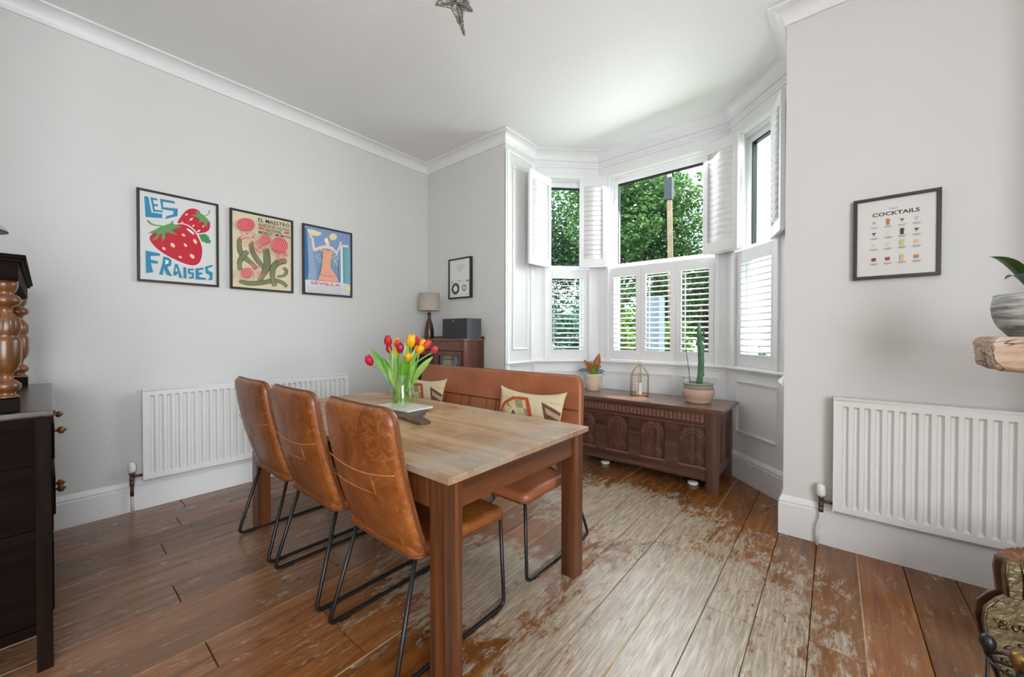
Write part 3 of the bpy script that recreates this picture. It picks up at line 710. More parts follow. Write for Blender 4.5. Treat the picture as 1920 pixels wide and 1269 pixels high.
for r_ in range(4):
    for c_ in range(4):
        k = art('drink%d%d' % (r_, c_), drinks[r_][c_]); u, v = cols[c_], rows[r_]; q = kind[r_][c_]
        if q == 'v': p4.uv([(u-.03, v-.02), (u+.03, v-.02), (u+.004, v+.012), (u-.004, v+.012)], k); p4.uv([(u-.002, v+.01), (u+.002, v+.01), (u+.002, v+.035), (u-.002, v+.035)], GY)
        elif q == 't': p4.uv([(u-.026, v-.04), (u+.026, v-.04), (u+.021, v+.04), (u-.021, v+.04)], k)
        elif q == 'c': p4.uv([(u-.02, v-.02), (u+.02, v-.02), (u+.012, v+.02), (u-.012, v+.02)], k)
        else: p4.uv([(u-.028, v-.02), (u+.028, v-.02), (u+.026, v+.022), (u-.026, v+.022)], k)
        for j in range(2): p4.uv([(u-.055+j*.015, v+.052+j*.012), (u+.055-j*.015, v+.052+j*.012), (u+.055-j*.015, v+.059+j*.012), (u-.055+j*.015, v+.059+j*.012)], GY)
p4.hang('picture_frame', 'black framed cocktails print on the right wall above the radiator', (3.905, 0, 1.5), 0, .0165, .03)
# cassette print
p5 = Print(.315, .40, [(122, 205), (608, 125), (610, 1148), (118, 1180)], art('print_grey', 'E4E4E0'))
SG = art('softgrey2', '8F8F8C'); DK = art('charcoal', '4A4A4A')
p5.uv([(.05, .56), (.97, .56), (.97, .565), (.05, .565)], SG); p5.uv([(.05, .95), (.97, .95), (.97, .955), (.05, .955)], SG); p5.uv([(.05, .56), (.06, .56), (.06, .955), (.05, .955)], SG); p5.uv([(.96, .56), (.97, .56), (.97, .955), (.96, .955)], SG)
def ring(pr, u, v, R_, r_, k):
    a = pr.W/pr.H
    for (q, kk) in ((R_, k), (r_, pr.mats[0])): pr.uv([(u+q*math.cos(t), v+q*a*math.sin(t)) for t in [2*PI*i/28 for i in range(28)]], kk)
ring(p5, .29, .77, .20, .10, DK); ring(p5, .72, .77, .11, .055, SG)
for (a, b, c, d) in ((.07, .57, .16, .61), (.42, .575, .58, .59), (.83, .57, .95, .61)): p5.uv([(a, b), (c, b), (c, d), (a, d)], SG)
for k in range(6):
    x0 = .36+.015*k; p5.uv([(x0, .15+.035*k), (.80-.05*k, .15+.035*k), (.80-.05*k, .157+.035*k), (x0, .157+.035*k)], SG)
p5.hang('picture_frame', 'slim black framed cassette drawing on the alcove wall above the speaker', (.581, 0, 1.587), 0, .015, .035)

# ------------------------------------------------------------------ dining table
def tabletop_mat():
    m, t, p = newmat('worn_pine_top'); v = coords(t, (.7, 9, 9)); a = noi(t, v, 1.4, 7, .6, .8)
    c = ramp(t, a, [(.3, '8A5F3C'), (.45, 'A87C50'), (.58, 'BC9468'), (.72, 'CBAA82')]).outputs[0]
    n1 = noi(t, coords(t), 2.3, 6, .6, .5); c = mixc(t, ramp(t, n1, [(.40, g(0)), (.62, g(.85))]).outputs[0], c, lin('C2B196'))
    n3 = noi(t, coords(t, (1, 2, 1)), 3.1, 7, .65, .8); c = mixc(t, ramp(t, n3, [(.52, g(0)), (.64, g(.7))]).outputs[0], c, lin('94602F'))
    # greyer, weather-bleached end boards
    s = N(t, 'ShaderNodeSeparateXYZ'); t.links.new(coords(t), s.inputs[0])
    ml = N(t, 'ShaderNodeMath', operation='MULTIPLY_ADD'); ml.inputs[1].default_value = 1.6; ml.inputs[2].default_value = -.55; t.links.new(s.outputs[0], ml.inputs[0])
    ad = N(t, 'ShaderNodeMath', operation='MULTIPLY', use_clamp=True); t.links.new(ml.outputs[0], ad.inputs[0]); t.links.new(n1, ad.inputs[1])
    c = mixc(t, ad.outputs[0], c, lin('8E8984'))
    f = noi(t, coords(t, (4, 90, 90)), 1, 4); c = mixc(t, .3, c, ramp(t, f, [(.35, g(.55)), (.65, g(1))]).outputs[0], 'MULTIPLY')
    t.links.new(c, p.inputs['Base Color']); p.inputs['Roughness'].default_value = .42; bump(t, p, f, .12, .002); return m
MAT['top'] = tabletop_mat()
MAT['table'] = wood('red_brown_table_wood', '3A1F12', '663A20', '8C5632', .32, 'Z', .3, 26)
MAT['tableX'] = wood('red_brown_table_rail', '3A1F12', '663A20', '8C5632', .32, 'Y', .3, 26)
TZ = .742
X0, X1, Y0, Y1 = .835, 2.723, -2.047, -1.128
tb = thing('dining_table', 'long wooden dining table with a pale worn top and red-brown legs', 'table', ((X0+X1)/2, (Y0+Y1)/2, 0))
hx, hy = (X1-X0)/2, (Y1-Y0)/2
mb = MB(); nb = 5; bw = 2*hy/nb
for k in range(nb):
    mb.box(-hx, hx, -hy+bw*k+.0006, -hy+bw*(k+1)-.0006, TZ-.024, TZ, .0025)
mb.obj('tabletop', 'top', tb)
lw = .078; lx = hx-.028; ly = hy-.010
for sx in (-1, 1):
    for sy in (-1, 1):
        MB().box(sx*lx, sx*(lx-lw), sy*ly, sy*(ly-lw), 0, TZ-.024, .003).obj('leg', 'table', tb)
for sy in (-1, 1): MB().box(-lx+lw, lx-lw, sy*(ly-.012), sy*(ly-.036), TZ-.135, TZ-.024, .002).obj('apron', 'table', tb)
for sx in (-1, 1): MB().box(sx*(lx-.012), sx*(lx-.036), -ly+lw, ly-lw, TZ-.135, TZ-.024, .002).obj('apron', 'tableX', tb)

# ------------------------------------------------------------------ leather chairs
def leather():
    m, t, p = newmat('tan_leather'); v = coords(t)
    a = noi(t, v, 5, 7, .62, 1.2); c = ramp(t, a, [(.3, '65320F'), (.5, '874A1C'), (.64, '985827'), (.85, 'AC7440')]).outputs[0]
    vn = N(t, 'ShaderNodeTexNoise'); vn.inputs['Scale'].default_value = 9; vn.inputs['Detail'].default_value = 3; vn.inputs['Distortion'].default_value = 2.5; t.links.new(v, vn.inputs['Vector'])
    vein = ramp(t, vn.outputs[0], [(.47, g(0)), (.5, g(.28)), (.53, g(0))]); c = mixc(t, vein.outputs[0], c, lin('C08A5C'))
    t.links.new(c, p.inputs['Base Color']); p.inputs['Roughness'].default_value = .38; p.inputs['Coat Weight'].default_value = .12; p.inputs['Coat Roughness'].default_value = .3
    bump(t, p, noi(t, v, 160, 3), .12, .002); return m
MAT['leather'] = leather()
MAT['leather2'] = simple('bench_leather', '9E5E3C', .4, var=.2, nscale=5, bmp=.1, bscale=150)
MAT['thread'] = simple('tan_thread', 'C98F5E', .6)
MAT['seam'] = simple('dark_seam', '5E2E14', .6)
MAT['piping'] = simple('dark_piping', '6B4028', .4)
BK0, BK1 = Vector((0, .022, .385)), Vector((0, -.115, .945))     # back, local y relative to -2.05
def make_seating(wid, name, label, cat, mat, seat_d, group=None):
    root = thing(name, label, cat, (0, 0, 0), 0, group); hw = wid/2
    # seat
    sy0, sy1 = .0, seat_d
    def fs(x, y, z): return Vector((x, (sy0+sy1)/2+y, .418+z+.012*((y/(seat_d/2))**2)*(1 if y < 0 else .0)-.012*max(0, y/(seat_d/2))**3))
    MB().pad(wid, seat_d, .05, .062, .026, .008, fs).obj('seat', mat, root, fix=True)
    ax = (BK1-BK0); L = ax.length; ax.normalize(); nr = Vector((0, ax.z, -ax.y))
    cen = (BK0+BK1)/2
    def fb(x, y, z):
        q = y/(L/2); cur = -.020*(1-q*q)+.012*(abs(x)/hw)**2.5*1.0
        return cen+Vector((x*(1-.035*max(0, q)), 0, 0))+ax*y+nr*(z+cur+.025)
    bk = MB().pad(wid, L, .055, .05, .022, .006, fb)
    bk.obj('backrest', mat, root, fix=True)
    # piping round the back's rear edge and the seat's lower edge
    pts = []
    def rrp(W, Hh, R, n=5):
        o = []
        for cx, cy, a0 in ((W-R, Hh-R, 0), (-W+R, Hh-R, 90), (-W+R, -Hh+R, 180), (W-R, -Hh+R, 270)):
            for k in range(n+1):
                a = math.radians(a0+90*k/n); o.append((cx+R*math.cos(a), cy+R*math.sin(a)))
            nx = [(-W+R, Hh-R, 90), (-W+R, -Hh+R, 180), (W-R, -Hh+R, 270), (W-R, Hh-R, 0)][a0//90]
            e = (nx[0]+R*math.cos(math.radians(nx[2])), nx[1]+R*math.sin(math.radians(nx[2])))
            b0 = o[-1]; o += [(b0[0]+(e[0]-b0[0])*k/7, b0[1]+(e[1]-b0[1])*k/7) for k in range(1, 7)]
        return o
    MB().tube([fb(x, y, .0) for x, y in rrp(hw+.001, L/2+.001, .055)], .0042, 6, closed=True).tube([fs(x, y, -.012) for x, y in rrp(hw+.001, seat_d/2+.001, .05)], .0038, 6, closed=True).obj('piping', 'piping', root)
    return root, fb, fs, L, hw
def sled(root, hw, y_rear_f, y_front_f, y_rear_t, y_front_t, xs):
    """black sled frame; one runner per x"""
    for x in xs:
        s = 1 if x > 0 else -1
        pts = [(x-s*.035, y_rear_t+.03, .405), (x, y_rear_f, .009), (x, y_front_f, .009), (x-s*.0, y_front_t, .392)]
        MB().tube(fillet(pts, .035), .0085, 10).box(x-.011, x+.011, y_rear_f+.05, y_rear_f+.09, .0, .012, .002).box(x-.011, x+.011, y_front_f-.09, y_front_f-.05, .0, .012, .002).obj('runner', 'black', root)
    xm = max(abs(q) for q in xs)
    for yb in (y_rear_t+.09, y_front_t-.07): MB().box(-xm+.04, xm-.04, yb, yb+.022, .378, .388, .002).obj('crossbar', 'black', root)
c0, fb, fs_, L, hw = make_seating(.478, 'dining_chair', '', 'chair', 'leather', .49)
# rear stitching: arc seam, pocket, centre seam
def back_line(pts, r, mat, name): MB().tube([fb(x, y, -.0315) for x, y in pts], r, 5).obj(name, mat, c0)
back_line([(-hw+.004+(2*hw-.008)*k/16, .060-.024*math.sin(PI*k/16)+.012*(k/16)) for k in range(17)], .0017, 'thread', 'stitching')
back_line([(-hw+.01+(hw+.085)*k/8, -.028-.006*math.sin(PI*k/8)) for k in range(9)]+[(.09, .044)], .0011, 'thread', 'stitching')
back_line([(-.09, -.04-(L/2-.055)*k/8) for k in range(9)], .0012, 'seam', 'stitching')
back_line([(.088, -.03), (.093, .045)], .0011, 'seam', 'stitching')
sled(c0, hw, -.08, .475, .0, .45, (-.235, .235))
c0.location = (1.170, -2.052, 0); c0['label'] = 'tan leather dining chair at the far end, nearest the left wall radiator'
c0['group'] = 'tan leather dining chairs'
dup(c0, (1.728, -2.05, 0), 0, 'middle one of the three tan leather dining chairs along the table')
dup(c0, (2.315, -2.05, 0), 0, 'nearest tan leather dining chair, beside the front leg of the table')

# bench: same build mirrored, longer, channelled back
bn, fbB, fsB, LB, hwB = make_seating(1.54, 'dining_bench', 'long tan leather bench with a high back on the window side of the table', 'bench', 'leather2', .50)
def bl_(pts, r, name): MB().tube([fbB(x, y, .034) for x, y in pts], r, 6).obj(name, 'seam', bn)
for yy in (.085,): bl_([(-hwB+.012+(2*hwB-.024)*k/20, yy) for k in range(21)], .004, 'stitching')
for k in range(1, 12):
    x = -hwB+2*hwB*k/12+(.02 if k % 2 else -.02); bl_([(x, .08), (x, -.05), (x, -.2)], .0022, 'stitching')
sled(bn, hwB, -.13, .475, .0, .49, (-.755, 0, .755))
bn.location = (1.78, -.915, 0); bn.rotation_euler.z = PI

# ------------------------------------------------------------------ cushions
CU = [art('c_cream', 'CFC0A0'), art('c_sand', 'C6B48A'), art('c_rust', 'B0491F'), art('c_brown', '6A4430'), art('c_olive', '8E8A68'), art('c_taupe', 'A89678')]
for k in CU: MAT[k].node_tree.nodes['Principled BSDF'].inputs['Roughness'].default_value = .95
def segd(u, v, pts):
    best = 9
    for (x0, y0), (x1, y1) in zip(pts, pts[1:]):
        dx, dy = x1-x0, y1-y0; t = max(0, min(1, ((u-x0)*dx+(v-y0)*dy)/(dx*dx+dy*dy))); best = min(best, math.hypot(u-x0-t*dx, v-y0-t*dy))
    return best
def kilim(u, v):
    if segd(u, v, [(-.02, .42), (.12, .74), (.28, .86), (.48, .88), (.76, .12), (.80, -.1)]) < .027: return 2
    band = .72+(.84-v)*.36
    if v < .84-(u-.72)*.4 and u > band-.012:
        if u < band+.030 or v > .79-(u-.72)*.4: return 3
        return 3 if (math.floor(v*13+u*5) % 3 == 0) else 5
    leg = .48+(.86-v)*.378
    arch = .86-max(0, .30-u)**1.1*1.3
    if v < arch and u < leg:
        a = abs(u-.31)
        if a < (.68-v)*.55: return 3
        if a < (.78-v)*.55: return 0
        return 4 if (math.floor(u*9+v*4) + math.floor(v*7)) % 2 else 1
    if v > arch: return 0 if (v > .90 or math.floor(v*22) % 3) else 1
    return 1 if math.floor((v+u*.2)*9) % 3 == 0 else 0
def cushion(label, loc, tilt, wd, ht, rz=0, mirror=False):
    mb = MB(); T = .065
    def fn(sd):
        def f(u, v):
            x = (u-.5)*2; y = (v-.5)*2
            px_ = x*wd/2*(1-.10*(1-y*y)**.6*abs(x)**2) ; py = y*ht/2*(1-.17*(1-x*x)**.8*abs(y)**3)
            th = T*((1-x**4)*(1-y**4))**.55*.5*2*.5
            n = .004*noise.noise(Vector((x*3, y*3, sd)))
            return Vector((px_, -sd*(th+n)-0*sd, py+ht/2))
        return f
    mb.grid(fn(1), 90, 70, mf=lambda u, v: kilim(1-u if mirror else u, v)); mb.grid(lambda u, v: fn(-1)(1-u, v), 24, 18, 0)
    o = mb.obj('cushion', CU, None, loc); o.rotation_euler = (tilt, 0, rz)
    MB().tube([fn(0)(u, v) for u, v in [(k/20, 0) for k in range(20)]+[(1, k/16) for k in range(16)]+[(1-k/20, 1) for k in range(20)]+[(0, 1-k/16) for k in range(16)]], .003, 5, closed=True).obj('edge_braid', CU[0], o)
    tag(o, label, 'cushion', 'kilim cushions on the bench'); return o
cushion('patterned kilim cushion at the right end of the leather bench', (2.245, -1.065, .452), -.24, .50, .43)
cushion('patterned kilim cushion behind the tulip vase on the leather bench', (1.225, -1.06, .452), -.22, .47, .43, .04)

# ------------------------------------------------------------------ things on the table
MAT['board'] = wood('dark_board', '3A2418', '5E4230', '7A5E48', .4, 'X', .1, 14)
MAT['marble'] = simple('pale_marble', 'D3D0CB', .25, var=.08, nscale=9)
bd = MB(); R = Matrix.Translation((1.70, -1.53, TZ+.0005)) @ Matrix.Rotation(math.radians(-14), 4, 'Z')
bd.prism([(x, y) for x, y in [(-.19, -.10), (-.17, -.115), (.10, -.112), (.15, -.10), (.19, -.062), (.25, -.058), (.36, -.045), (.385, -.035), (.39, .0), (.38, .02), (.25, .035), (.19, .05), (.15, .095), (.10, .108), (-.17, .11), (-.19, .095)]], 0, .014, R)
# move to its own origin
b0 = bd.obj('serving_board', 'board'); tag(b0, 'dark wooden serving board with a handle under the tulip vase', 'board')
mbz = TZ+.0155
m0 = MB().box(-.155, .155, -.095, .095, 0, .011, .004, X=Matrix.Translation((1.66, -1.475, mbz)) @ Matrix.Rotation(math.radians(3), 4, 'Z')).obj('marble_slab', 'marble'); tag(m0, 'pale stone slab lying on the wooden serving board under the vase', 'board')
VX, VY, VZ = 1.667, -1.493, mbz+.0115
MAT['vglass'] = glass_mat('vase_glass', (.93, .98, .94), 0, 1.9, 1.0)
MAT['water'] = glass_mat('vase_water', (.88, .96, .74), 0, 1.45, .6)
vz = thing('glass_vase', 'clear cylindrical glass vase half filled with water and tulip stems', 'vase', (VX, VY, VZ))
MB().lathe([(.058, .001), (.063, .004), (.064, .02), (.064, .192), (.063, .193)], 36, open_=True).tube([(.0635*math.cos(2*PI*k/36), .0635*math.sin(2*PI*k/36), .1925) for k in range(36)], .0011, 6, closed=True).obj('glass', 'vglass', vz)
MB().lathe([(.0605, .016), (.0605, .118), (.001, .118)], 32, open_=True).obj('water', 'water', vz)
rv = Vector((r1.x, r1.y, 0)).normalized(); fv = Vector((fw.x, fw.y, 0)).normalized()
PX = .00322
MAT['stem'] = simple('tulip_stem', '8DB04E', .5, var=.15, nscale=20)
MAT['tleaf'] = simple('tulip_leaf', '5E9C2C', .42, var=.3, nscale=12)
MAT['tleaf2'] = simple('tulip_leaf_pale', '8FB85A', .42, var=.25, nscale=12)
PET = {'r': simple('petal_red', 'C01F33', .45, var=.18, nscale=30), 'k': simple('petal_crimson', 'A8183E', .45, var=.18, nscale=30), 'y': simple('petal_yellow', 'F0B416', .45, var=.12, nscale=30), 'p': simple('petal_salmon', 'D9483F', .45, var=.25, nscale=30), 'o': simple('petal_orange', 'EFA040', .45, var=.2, nscale=30)}
NAMES = {'r': 'red', 'k': 'crimson', 'y': 'yellow', 'p': 'salmon pink', 'o': 'orange'}
def petals(mb, c, ax, h, w_, n=6, rnd=None):
    ax = ax.normalized(); a = ax.cross(Vector((.3, .2, .9))).normalized(); b = ax.cross(a)
    for k in range(n):
        ph = 2*PI*k/n+(.5 if k % 2 else 0)*0; rad = a*math.cos(ph)+b*math.sin(ph); tg = ax.cross(rad)
        rs = w_*(1.0 if k % 2 else .9)
        def f(u, v, rad=rad, tg=tg, rs=rs):
            s = (u-.5)*2; pr = math.sin(PI*min(1, v*.93+.06))**.65; ww = pr*rs*.85*(1 if v < .75 else 1-(v-.75)*2.2)
            rr = rs*(math.sin(PI*(v*.80+.06))**.7)*(1-.18*s*s)
            return c+ax*(h*(v-.0)*(1-.06*s*s))+rad*rr*.95+tg*(s*ww)
        mb.grid(f, 4, 8)
def blade(mb, p0, p1, p2, wd, up, n=12, fold=.25):
    P_ = bez(p0, p1, p2, n); side0 = None
    def f(u, v):
        i = min(n, int(round(v*n))); p = P_[i]; d = (P_[min(i+1, n)]-P_[max(i-1, 0)]).normalized(); s = d.cross(up).normalized(); nn = s.cross(d)
        w_ = wd*math.sin(PI*min(1, (.06+v*.94)))**.75 if v < .5 else wd*max(.02, math.sin(PI*v))**.9 if v < 1 else 0
        q = (u-.5)*2; return p+s*(q*w_)+nn*(abs(q)*w_*fold)
    mb.grid(f, 4, n)
TUL = [(741, 641, 'r', .00, -.02, 10), (739, 655, 'r', .03, 0, 8), (751, 645, 'y', .05, 0, 9), (757, 647, 'p', .02, 0, 9), (764, 654, 'k', -.03, .02, 9), (757, 660, 'y', .0, 0, 8),
       (783, 641, 'y', -.01, .05, 12), (775, 642, 'r', .05, .02, 9), (789, 642, 'r', .05, .02, 9), (798, 646, 'y', .04, .04, 9), (795, 655, 'y', -.01, .02, 9), (806, 646, 'p', .02, .06, 9),
       (820, 655, 'p', .0, .12, 8), (778, 669, 'y', -.05, .0, 9), (711, 676, 'r', -.02, -.16, 10), (787, 655, 'o', .03, .02, 7)]
rt = random.Random(11)
where = ['topmost on the left', 'below the topmost left bloom', 'pale one behind the left group', 'left of centre', 'just left of centre, facing front', 'low between the left blooms', 'tallest in the middle', 'left behind the tallest yellow one', 'right behind the tallest yellow one', 'upper right, behind', 'right of centre, in front', 'upper right, beside the yellow ones', 'farthest right', 'lowest in the middle', 'drooping far out to the left', 'small one below the tallest yellow one']
V0 = Vector((VX, VY, 0))
for k, (x, y, c, dd, lean, hp) in enumerate(TUL):
    h = hp*2*PX*.84; base = V0+rv*((x-765)*PX)+fv*dd; base.z = 1.2-(y-627)*PX-h*.5
    foot = V0+rv*rt.uniform(-.052, .052)+fv*rt.uniform(-.03, .03); foot.z = VZ+.022
    if k == 14: foot = V0+rv*.03; foot.z = VZ+.03
    rim = foot.lerp(V0, .3); rim.z = VZ+.19
    d_ = (base-rim); d_.z = 0
    rim = rim+d_.normalized()*min(.04, d_.length*.6)
    pts = [foot]+[foot.lerp(rim, q) for q in (.33, .66)]+bez(rim, rim.lerp(base, .45)+Vector((0, 0, .03 if k != 14 else -.0)), base, 8)
    root = thing('tulip', '%s tulip in the glass vase, %s' % (NAMES[c], where[k]), 'tulip', tuple(foot), 0, 'tulips in the vase')
    o = lambda v: Vector(v)-foot
    MB().tube([o(p) for p in pts], .0044, 7).obj('stem', 'stem', root)
    ax = (base-pts[-3]).normalized().lerp(Vector((0, 0, 1)), .35 if k != 14 else .0)
    if k == 14: ax = (rv*-.45+Vector((0, 0, .9))).normalized()
    fl = MB(); petals(fl, o(base), ax, h*1.28, h*.40)
    fl.obj('flower', PET[c], root)
    lf = MB(); side = rv*(1 if x > 765 else -1)
    if k in (14, 12, 0, 4, 6, 9, 13, 11, 3):
        spread = {14: (rv*-.19, .16, .022), 12: (rv*.19, .11, .02), 0: (rv*-.05, .16, .016), 4: (rv*-.02, .19, .02), 6: (rv*.03, .23, .02), 9: (rv*.08, .16, .018), 13: (rv*.04-fv*.04, .13, .018), 11: (rv*.1, .09, .016), 3: (rv*-.06-fv*.05, .05, .02)}[k]
        st = V0+(spread[0].normalized()*.035); st.z = VZ+.10
        en = V0+spread[0]*1.0; en.z = VZ+.19+spread[1]
        midp = st.lerp(en, .5)+Vector((0, 0, .035))-fv*.02
        blade(lf, o(st), o(midp), o(en), spread[2], fv*-1+Vector((0, 0, .3)))
    e2 = V0+rv*rt.uniform(-.10, .10)+fv*rt.uniform(-.08, .03); st = V0+(e2-V0).normalized()*.035 if (e2-V0).length > .01 else V0.copy()
    e2.z = VZ+rt.uniform(.19, .31); st.z = VZ+.09
    blade(lf, o(st), o(st.lerp(e2, .5)+Vector((0, 0, .05))), o(e2), rt.uniform(.012, .02), fv*-1+Vector((0, 0, .2)))
    lf.obj('leaf', 'tleaf' if k % 3 else 'tleaf2', root)

# ------------------------------------------------------------------ carved chest in the bay
MAT['oak'] = wood('dark_oak', '382219', '583A2E', '755346', .38, 'Z', .2, 18)
MAT['oakX'] = wood('dark_oak_rails', '3C251C', '5E4033', '7C5A4C', .36, 'X', .2, 18)
MAT['oaktop'] = wood('dark_oak_lid', '4A2E22', '704E40', '8E6C5E', .3, 'X', .3, 12)
MAT['carve'] = simple('carved_oak', '7A564A', .45, var=.25, nscale=40)
CX0, CX1, CY0, CY1 = 1.685, 3.008, .335, .85
ch = thing('blanket_chest', 'dark carved oak blanket chest in the bay below the windows', 'chest', ((CX0+CX1)/2, (CY0+CY1)/2, 0))
cx, cy = (CX1-CX0)/2, (CY1-CY0)/2
for sx in (-1, 1):
    for sy in (-1, 1): MB().box(sx*cx, sx*(cx-.088), sy*cy, sy*(cy-.05), 0, .61, .003).obj('leg', 'oak', ch)
MB().box(-cx-.03, cx+.045, -cy-.028, cy-.002, .618, .645, .008).box(-cx-.015, cx+.025, -cy-.014, cy-.002, .606, .62, .004).obj('lid', 'oaktop', ch)
f = -cy+.012
bd = MB().box(-cx+.08, cx-.08, f, f+.02, .50, .61, .002).box(-cx+.08, cx-.08, f, f+.02, .085, .172, .002)
bd.box(-cx+.08, cx-.08, f-.006, f+.004, .494, .508, .002)
panx = [2.82, 2.506, 2.197, 1.885]; pw = .105
xs_ = sorted(p-(CX0+CX1)/2 for p in panx)
edges = [-cx+.08]+[v for p in xs_ for v in (p-pw, p+pw)]+[cx-.08]
for a, b in zip(edges[::2], edges[1::2]): bd.box(a, b, f+.001, f+.02, .172, .5, .002)
for sy in (-1, 1): pass
bd.box(-cx+.02, cx-.02, cy-.03, cy-.012, .115, .61)
bd.obj('front_frame', 'oakX', ch)
for p in xs_:
    pm = MB().box(p-pw-.004, p+pw+.004, f+.017, f+.026, .17, .5)
    pm.obj('carved_panel', 'oak', ch)
    cv = MB(); y_ = f+.0165
    for R_ in (.088, .07, .05):
        pts = [(p+R_*math.cos(a), y_, .39+R_*math.sin(a)) for a in [PI*k/14 for k in range(15)]]
        cv.tube([(p+R_, y_, .33)]+pts+[(p-R_, y_, .33)], .0032, 5)
    for k in range(9):
        a = PI*k/8; cv.tube([(p+.072*math.cos(a), y_, .39+.072*math.sin(a)), (p+.088*math.cos(a), y_, .39+.088*math.sin(a))], .003, 5)
    for q in (1, .6): cv.tube([(p, y_, .40*q+.33*(1-q)), (p+.035*q, y_, .33), (p, y_, .33-.08*q), (p-.035*q, y_, .33)], .0032, 5, closed=True)
    cv.tube([(p-.08, y_, .235), (p-.03, y_, .285), (p, y_, .235), (p+.03, y_, .285), (p+.08, y_, .235)], .0032, 5).tube([(p-.08, y_, .215), (p-.03, y_, .26), (p, y_, .215), (p+.03, y_, .26), (p+.08, y_, .215)], .003, 5)
    cv.obj('carving', 'carve', ch); MB().box(p-pw-.002, p+pw+.002, f-.003, f+.017, .172, .186, .003).obj('panel_sill', 'carve', ch)  # sill in the paler carving tone paints a highlight along the panel bottom
fl_ = MB(); n = 34
for k in range(n):
    x = -cx+.10+(2*cx-.2)*(k+.5)/n; fl_.prism([(x-.012, .53), (x+.012, .53), (x+.012, .575), (x+.006, .587), (x-.006, .587), (x-.012, .575)], 0, .007, Matrix(((1, 0, 0, 0), (0, 0, 1, f-.006), (0, 1, 0, 0), (0, 0, 0, 1))))
fl_.obj('fluted_frieze', 'carve', ch)
for sx in (-1, 1):
    sd_ = MB(); a, b = sorted((sx*(cx-.012), sx*(cx-.03)))
    sd_.box(a, b, -cy+.045, cy-.045, .5, .61, .002).box(a, b, -cy+.045, cy-.045, .115, .205, .002).box(a, b, -.03, .03, .2, .5, .002)
    a, b = sorted((sx*(cx-.024), sx*(cx-.034))); sd_.box(a, b, -cy+.045, cy-.045, .2, .5)
    sd_.obj('side_frame', 'oak', ch)
MB().box(-cx+.04, cx-.04, -cy+.03, cy-.03, .12, .13).obj('bottom_board', 'oak', ch)
for x, y in ((2.80, .455), (2.03, .47)):
    tag(MB().lathe([(.028, 0), (.04, .004), (.042, .018), (.036, .026), (.0, .026)], 20).obj('furniture_cup', 'plastic_white', None, (x, y, 0)), 'small white disc on the floor under the chest, ' + ('nearer the right leg' if x > 2.5 else 'farther left in the shadow'), 'castor cup')

# croton in a cream pot
MAT['creampot'] = simple('cream_pot', 'DCC8AE', .4, var=.1, nscale=10)
MAT['soil'] = simple('soil', '3A2A1E', .95, var=.4, nscale=60, bmp=.4)
CZ = .6455
pt = thing('potted_croton', 'bronze and green leafed houseplant in a cream pot on the chest', 'plant', (1.815, .64, CZ))
MB().lathe([(.056, 0), (.062, .004), (.075, .08), (.086, .15), (.088, .165), (.083, .166), (.080, .15), (.0, .148)], 30).obj('pot', 'creampot', pt)
MB().lathe([(.0, .150), (.079, .150)], 24, open_=True).obj('soil', 'soil', pt)
MAT['bronze'] = simple('bronze_leaf', '9A5E2C', .4, var=.35, nscale=22); MAT['silver'] = simple('grey_green_leaf', '66777A', .4, var=.3, nscale=22)
for dx, dz, dd, wd, m_ in ((-.10, .16, -.01, .028, 'bronze'), (-.04, .13, -.03, .03, 'bronze'), (.06, .22, 0, .036, 'bronze'), (.02, .12, -.03, .026, 'bronze'), (.0, .09, -.05, .022, 'tleaf'),
                           (-.17, .04, -.02, .026, 'silver'), (-.14, .015, -.06, .024, 'silver'), (.09, .09, .02, .016, 'silver'), (.12, .035, 0, .018, 'silver'), (.10, .01, -.05, .018, 'silver'), (.06, .13, .03, .012, 'silver')):
    lf = MB(); e = rv*dx+fv*dd+Vector((0, 0, .15+dz)); s_ = Vector((0, 0, .15)); md = s_.lerp(e, .5)+Vector((0, 0, .045 if dz < .1 else .01))
    blade(lf, s_, md, e, wd, fv*-1+Vector((0, 0, .4)), 10, .3); lf.obj('leaf', m_, pt)

# gold lantern with a candle
MAT['gold'] = simple('gold_wire', 'B08A48', .3, .95, .1)
MAT['lglass'] = glass_mat('lantern_glass', (.99, .99, .97), 0, 1.4, .8)
lx_, ly_ = 2.285, .645
ln = thing('lantern', 'gold wire and glass lantern on the chest between the two plants', 'lantern', (lx_, ly_, CZ), .25)
q = .070; hz = .185; wr = .0028; fr = MB()
cs = [(q*math.cos(PI/6+PI/3*k)*1.22, q*math.sin(PI/6+PI/3*k)*1.22) for k in range(6)]
top = [(x*.16, y*.16) for x, y in cs]
mid = [(x*.72, y*.72) for x, y in cs]
for k in range(6):
    a, b = cs[k], cs[(k+1) % 6]
    for z in (wr, hz): fr.tube([(a[0], a[1], z), (b[0], b[1], z)], wr, 6)
    fr.tube([(a[0], a[1], wr), (a[0], a[1], hz), (mid[k][0], mid[k][1], hz+.04), (top[k][0], top[k][1], hz+.095)], wr, 6)
fr.tube([(.014*math.cos(t), 0, hz+.106+.014*math.sin(t)) for t in [2*PI*k/14 for k in range(14)]], .0025, 6, closed=True); fr.lathe([(.014, hz+.088), (.014, hz+.096), (.0, hz+.098)], 10)
fr.obj('wire_frame', 'gold', ln)
gl = MB()
for k in range(6):
    a, b = cs[k], cs[(k+1) % 6]; gl.add([(a[0], a[1], .004), (b[0], b[1], .004), (b[0], b[1], hz), (a[0], a[1], hz)], [(0, 1, 2, 3)])
    gl.add([(a[0], a[1], hz), (b[0], b[1], hz), (mid[(k+1) % 6][0], mid[(k+1) % 6][1], hz+.04), (mid[k][0], mid[k][1], hz+.04)], [(0, 1, 2, 3)])
gl.obj('glass', 'lglass', ln)
MB().prism(cs, .0, .0025).obj('base', 'gold', ln)
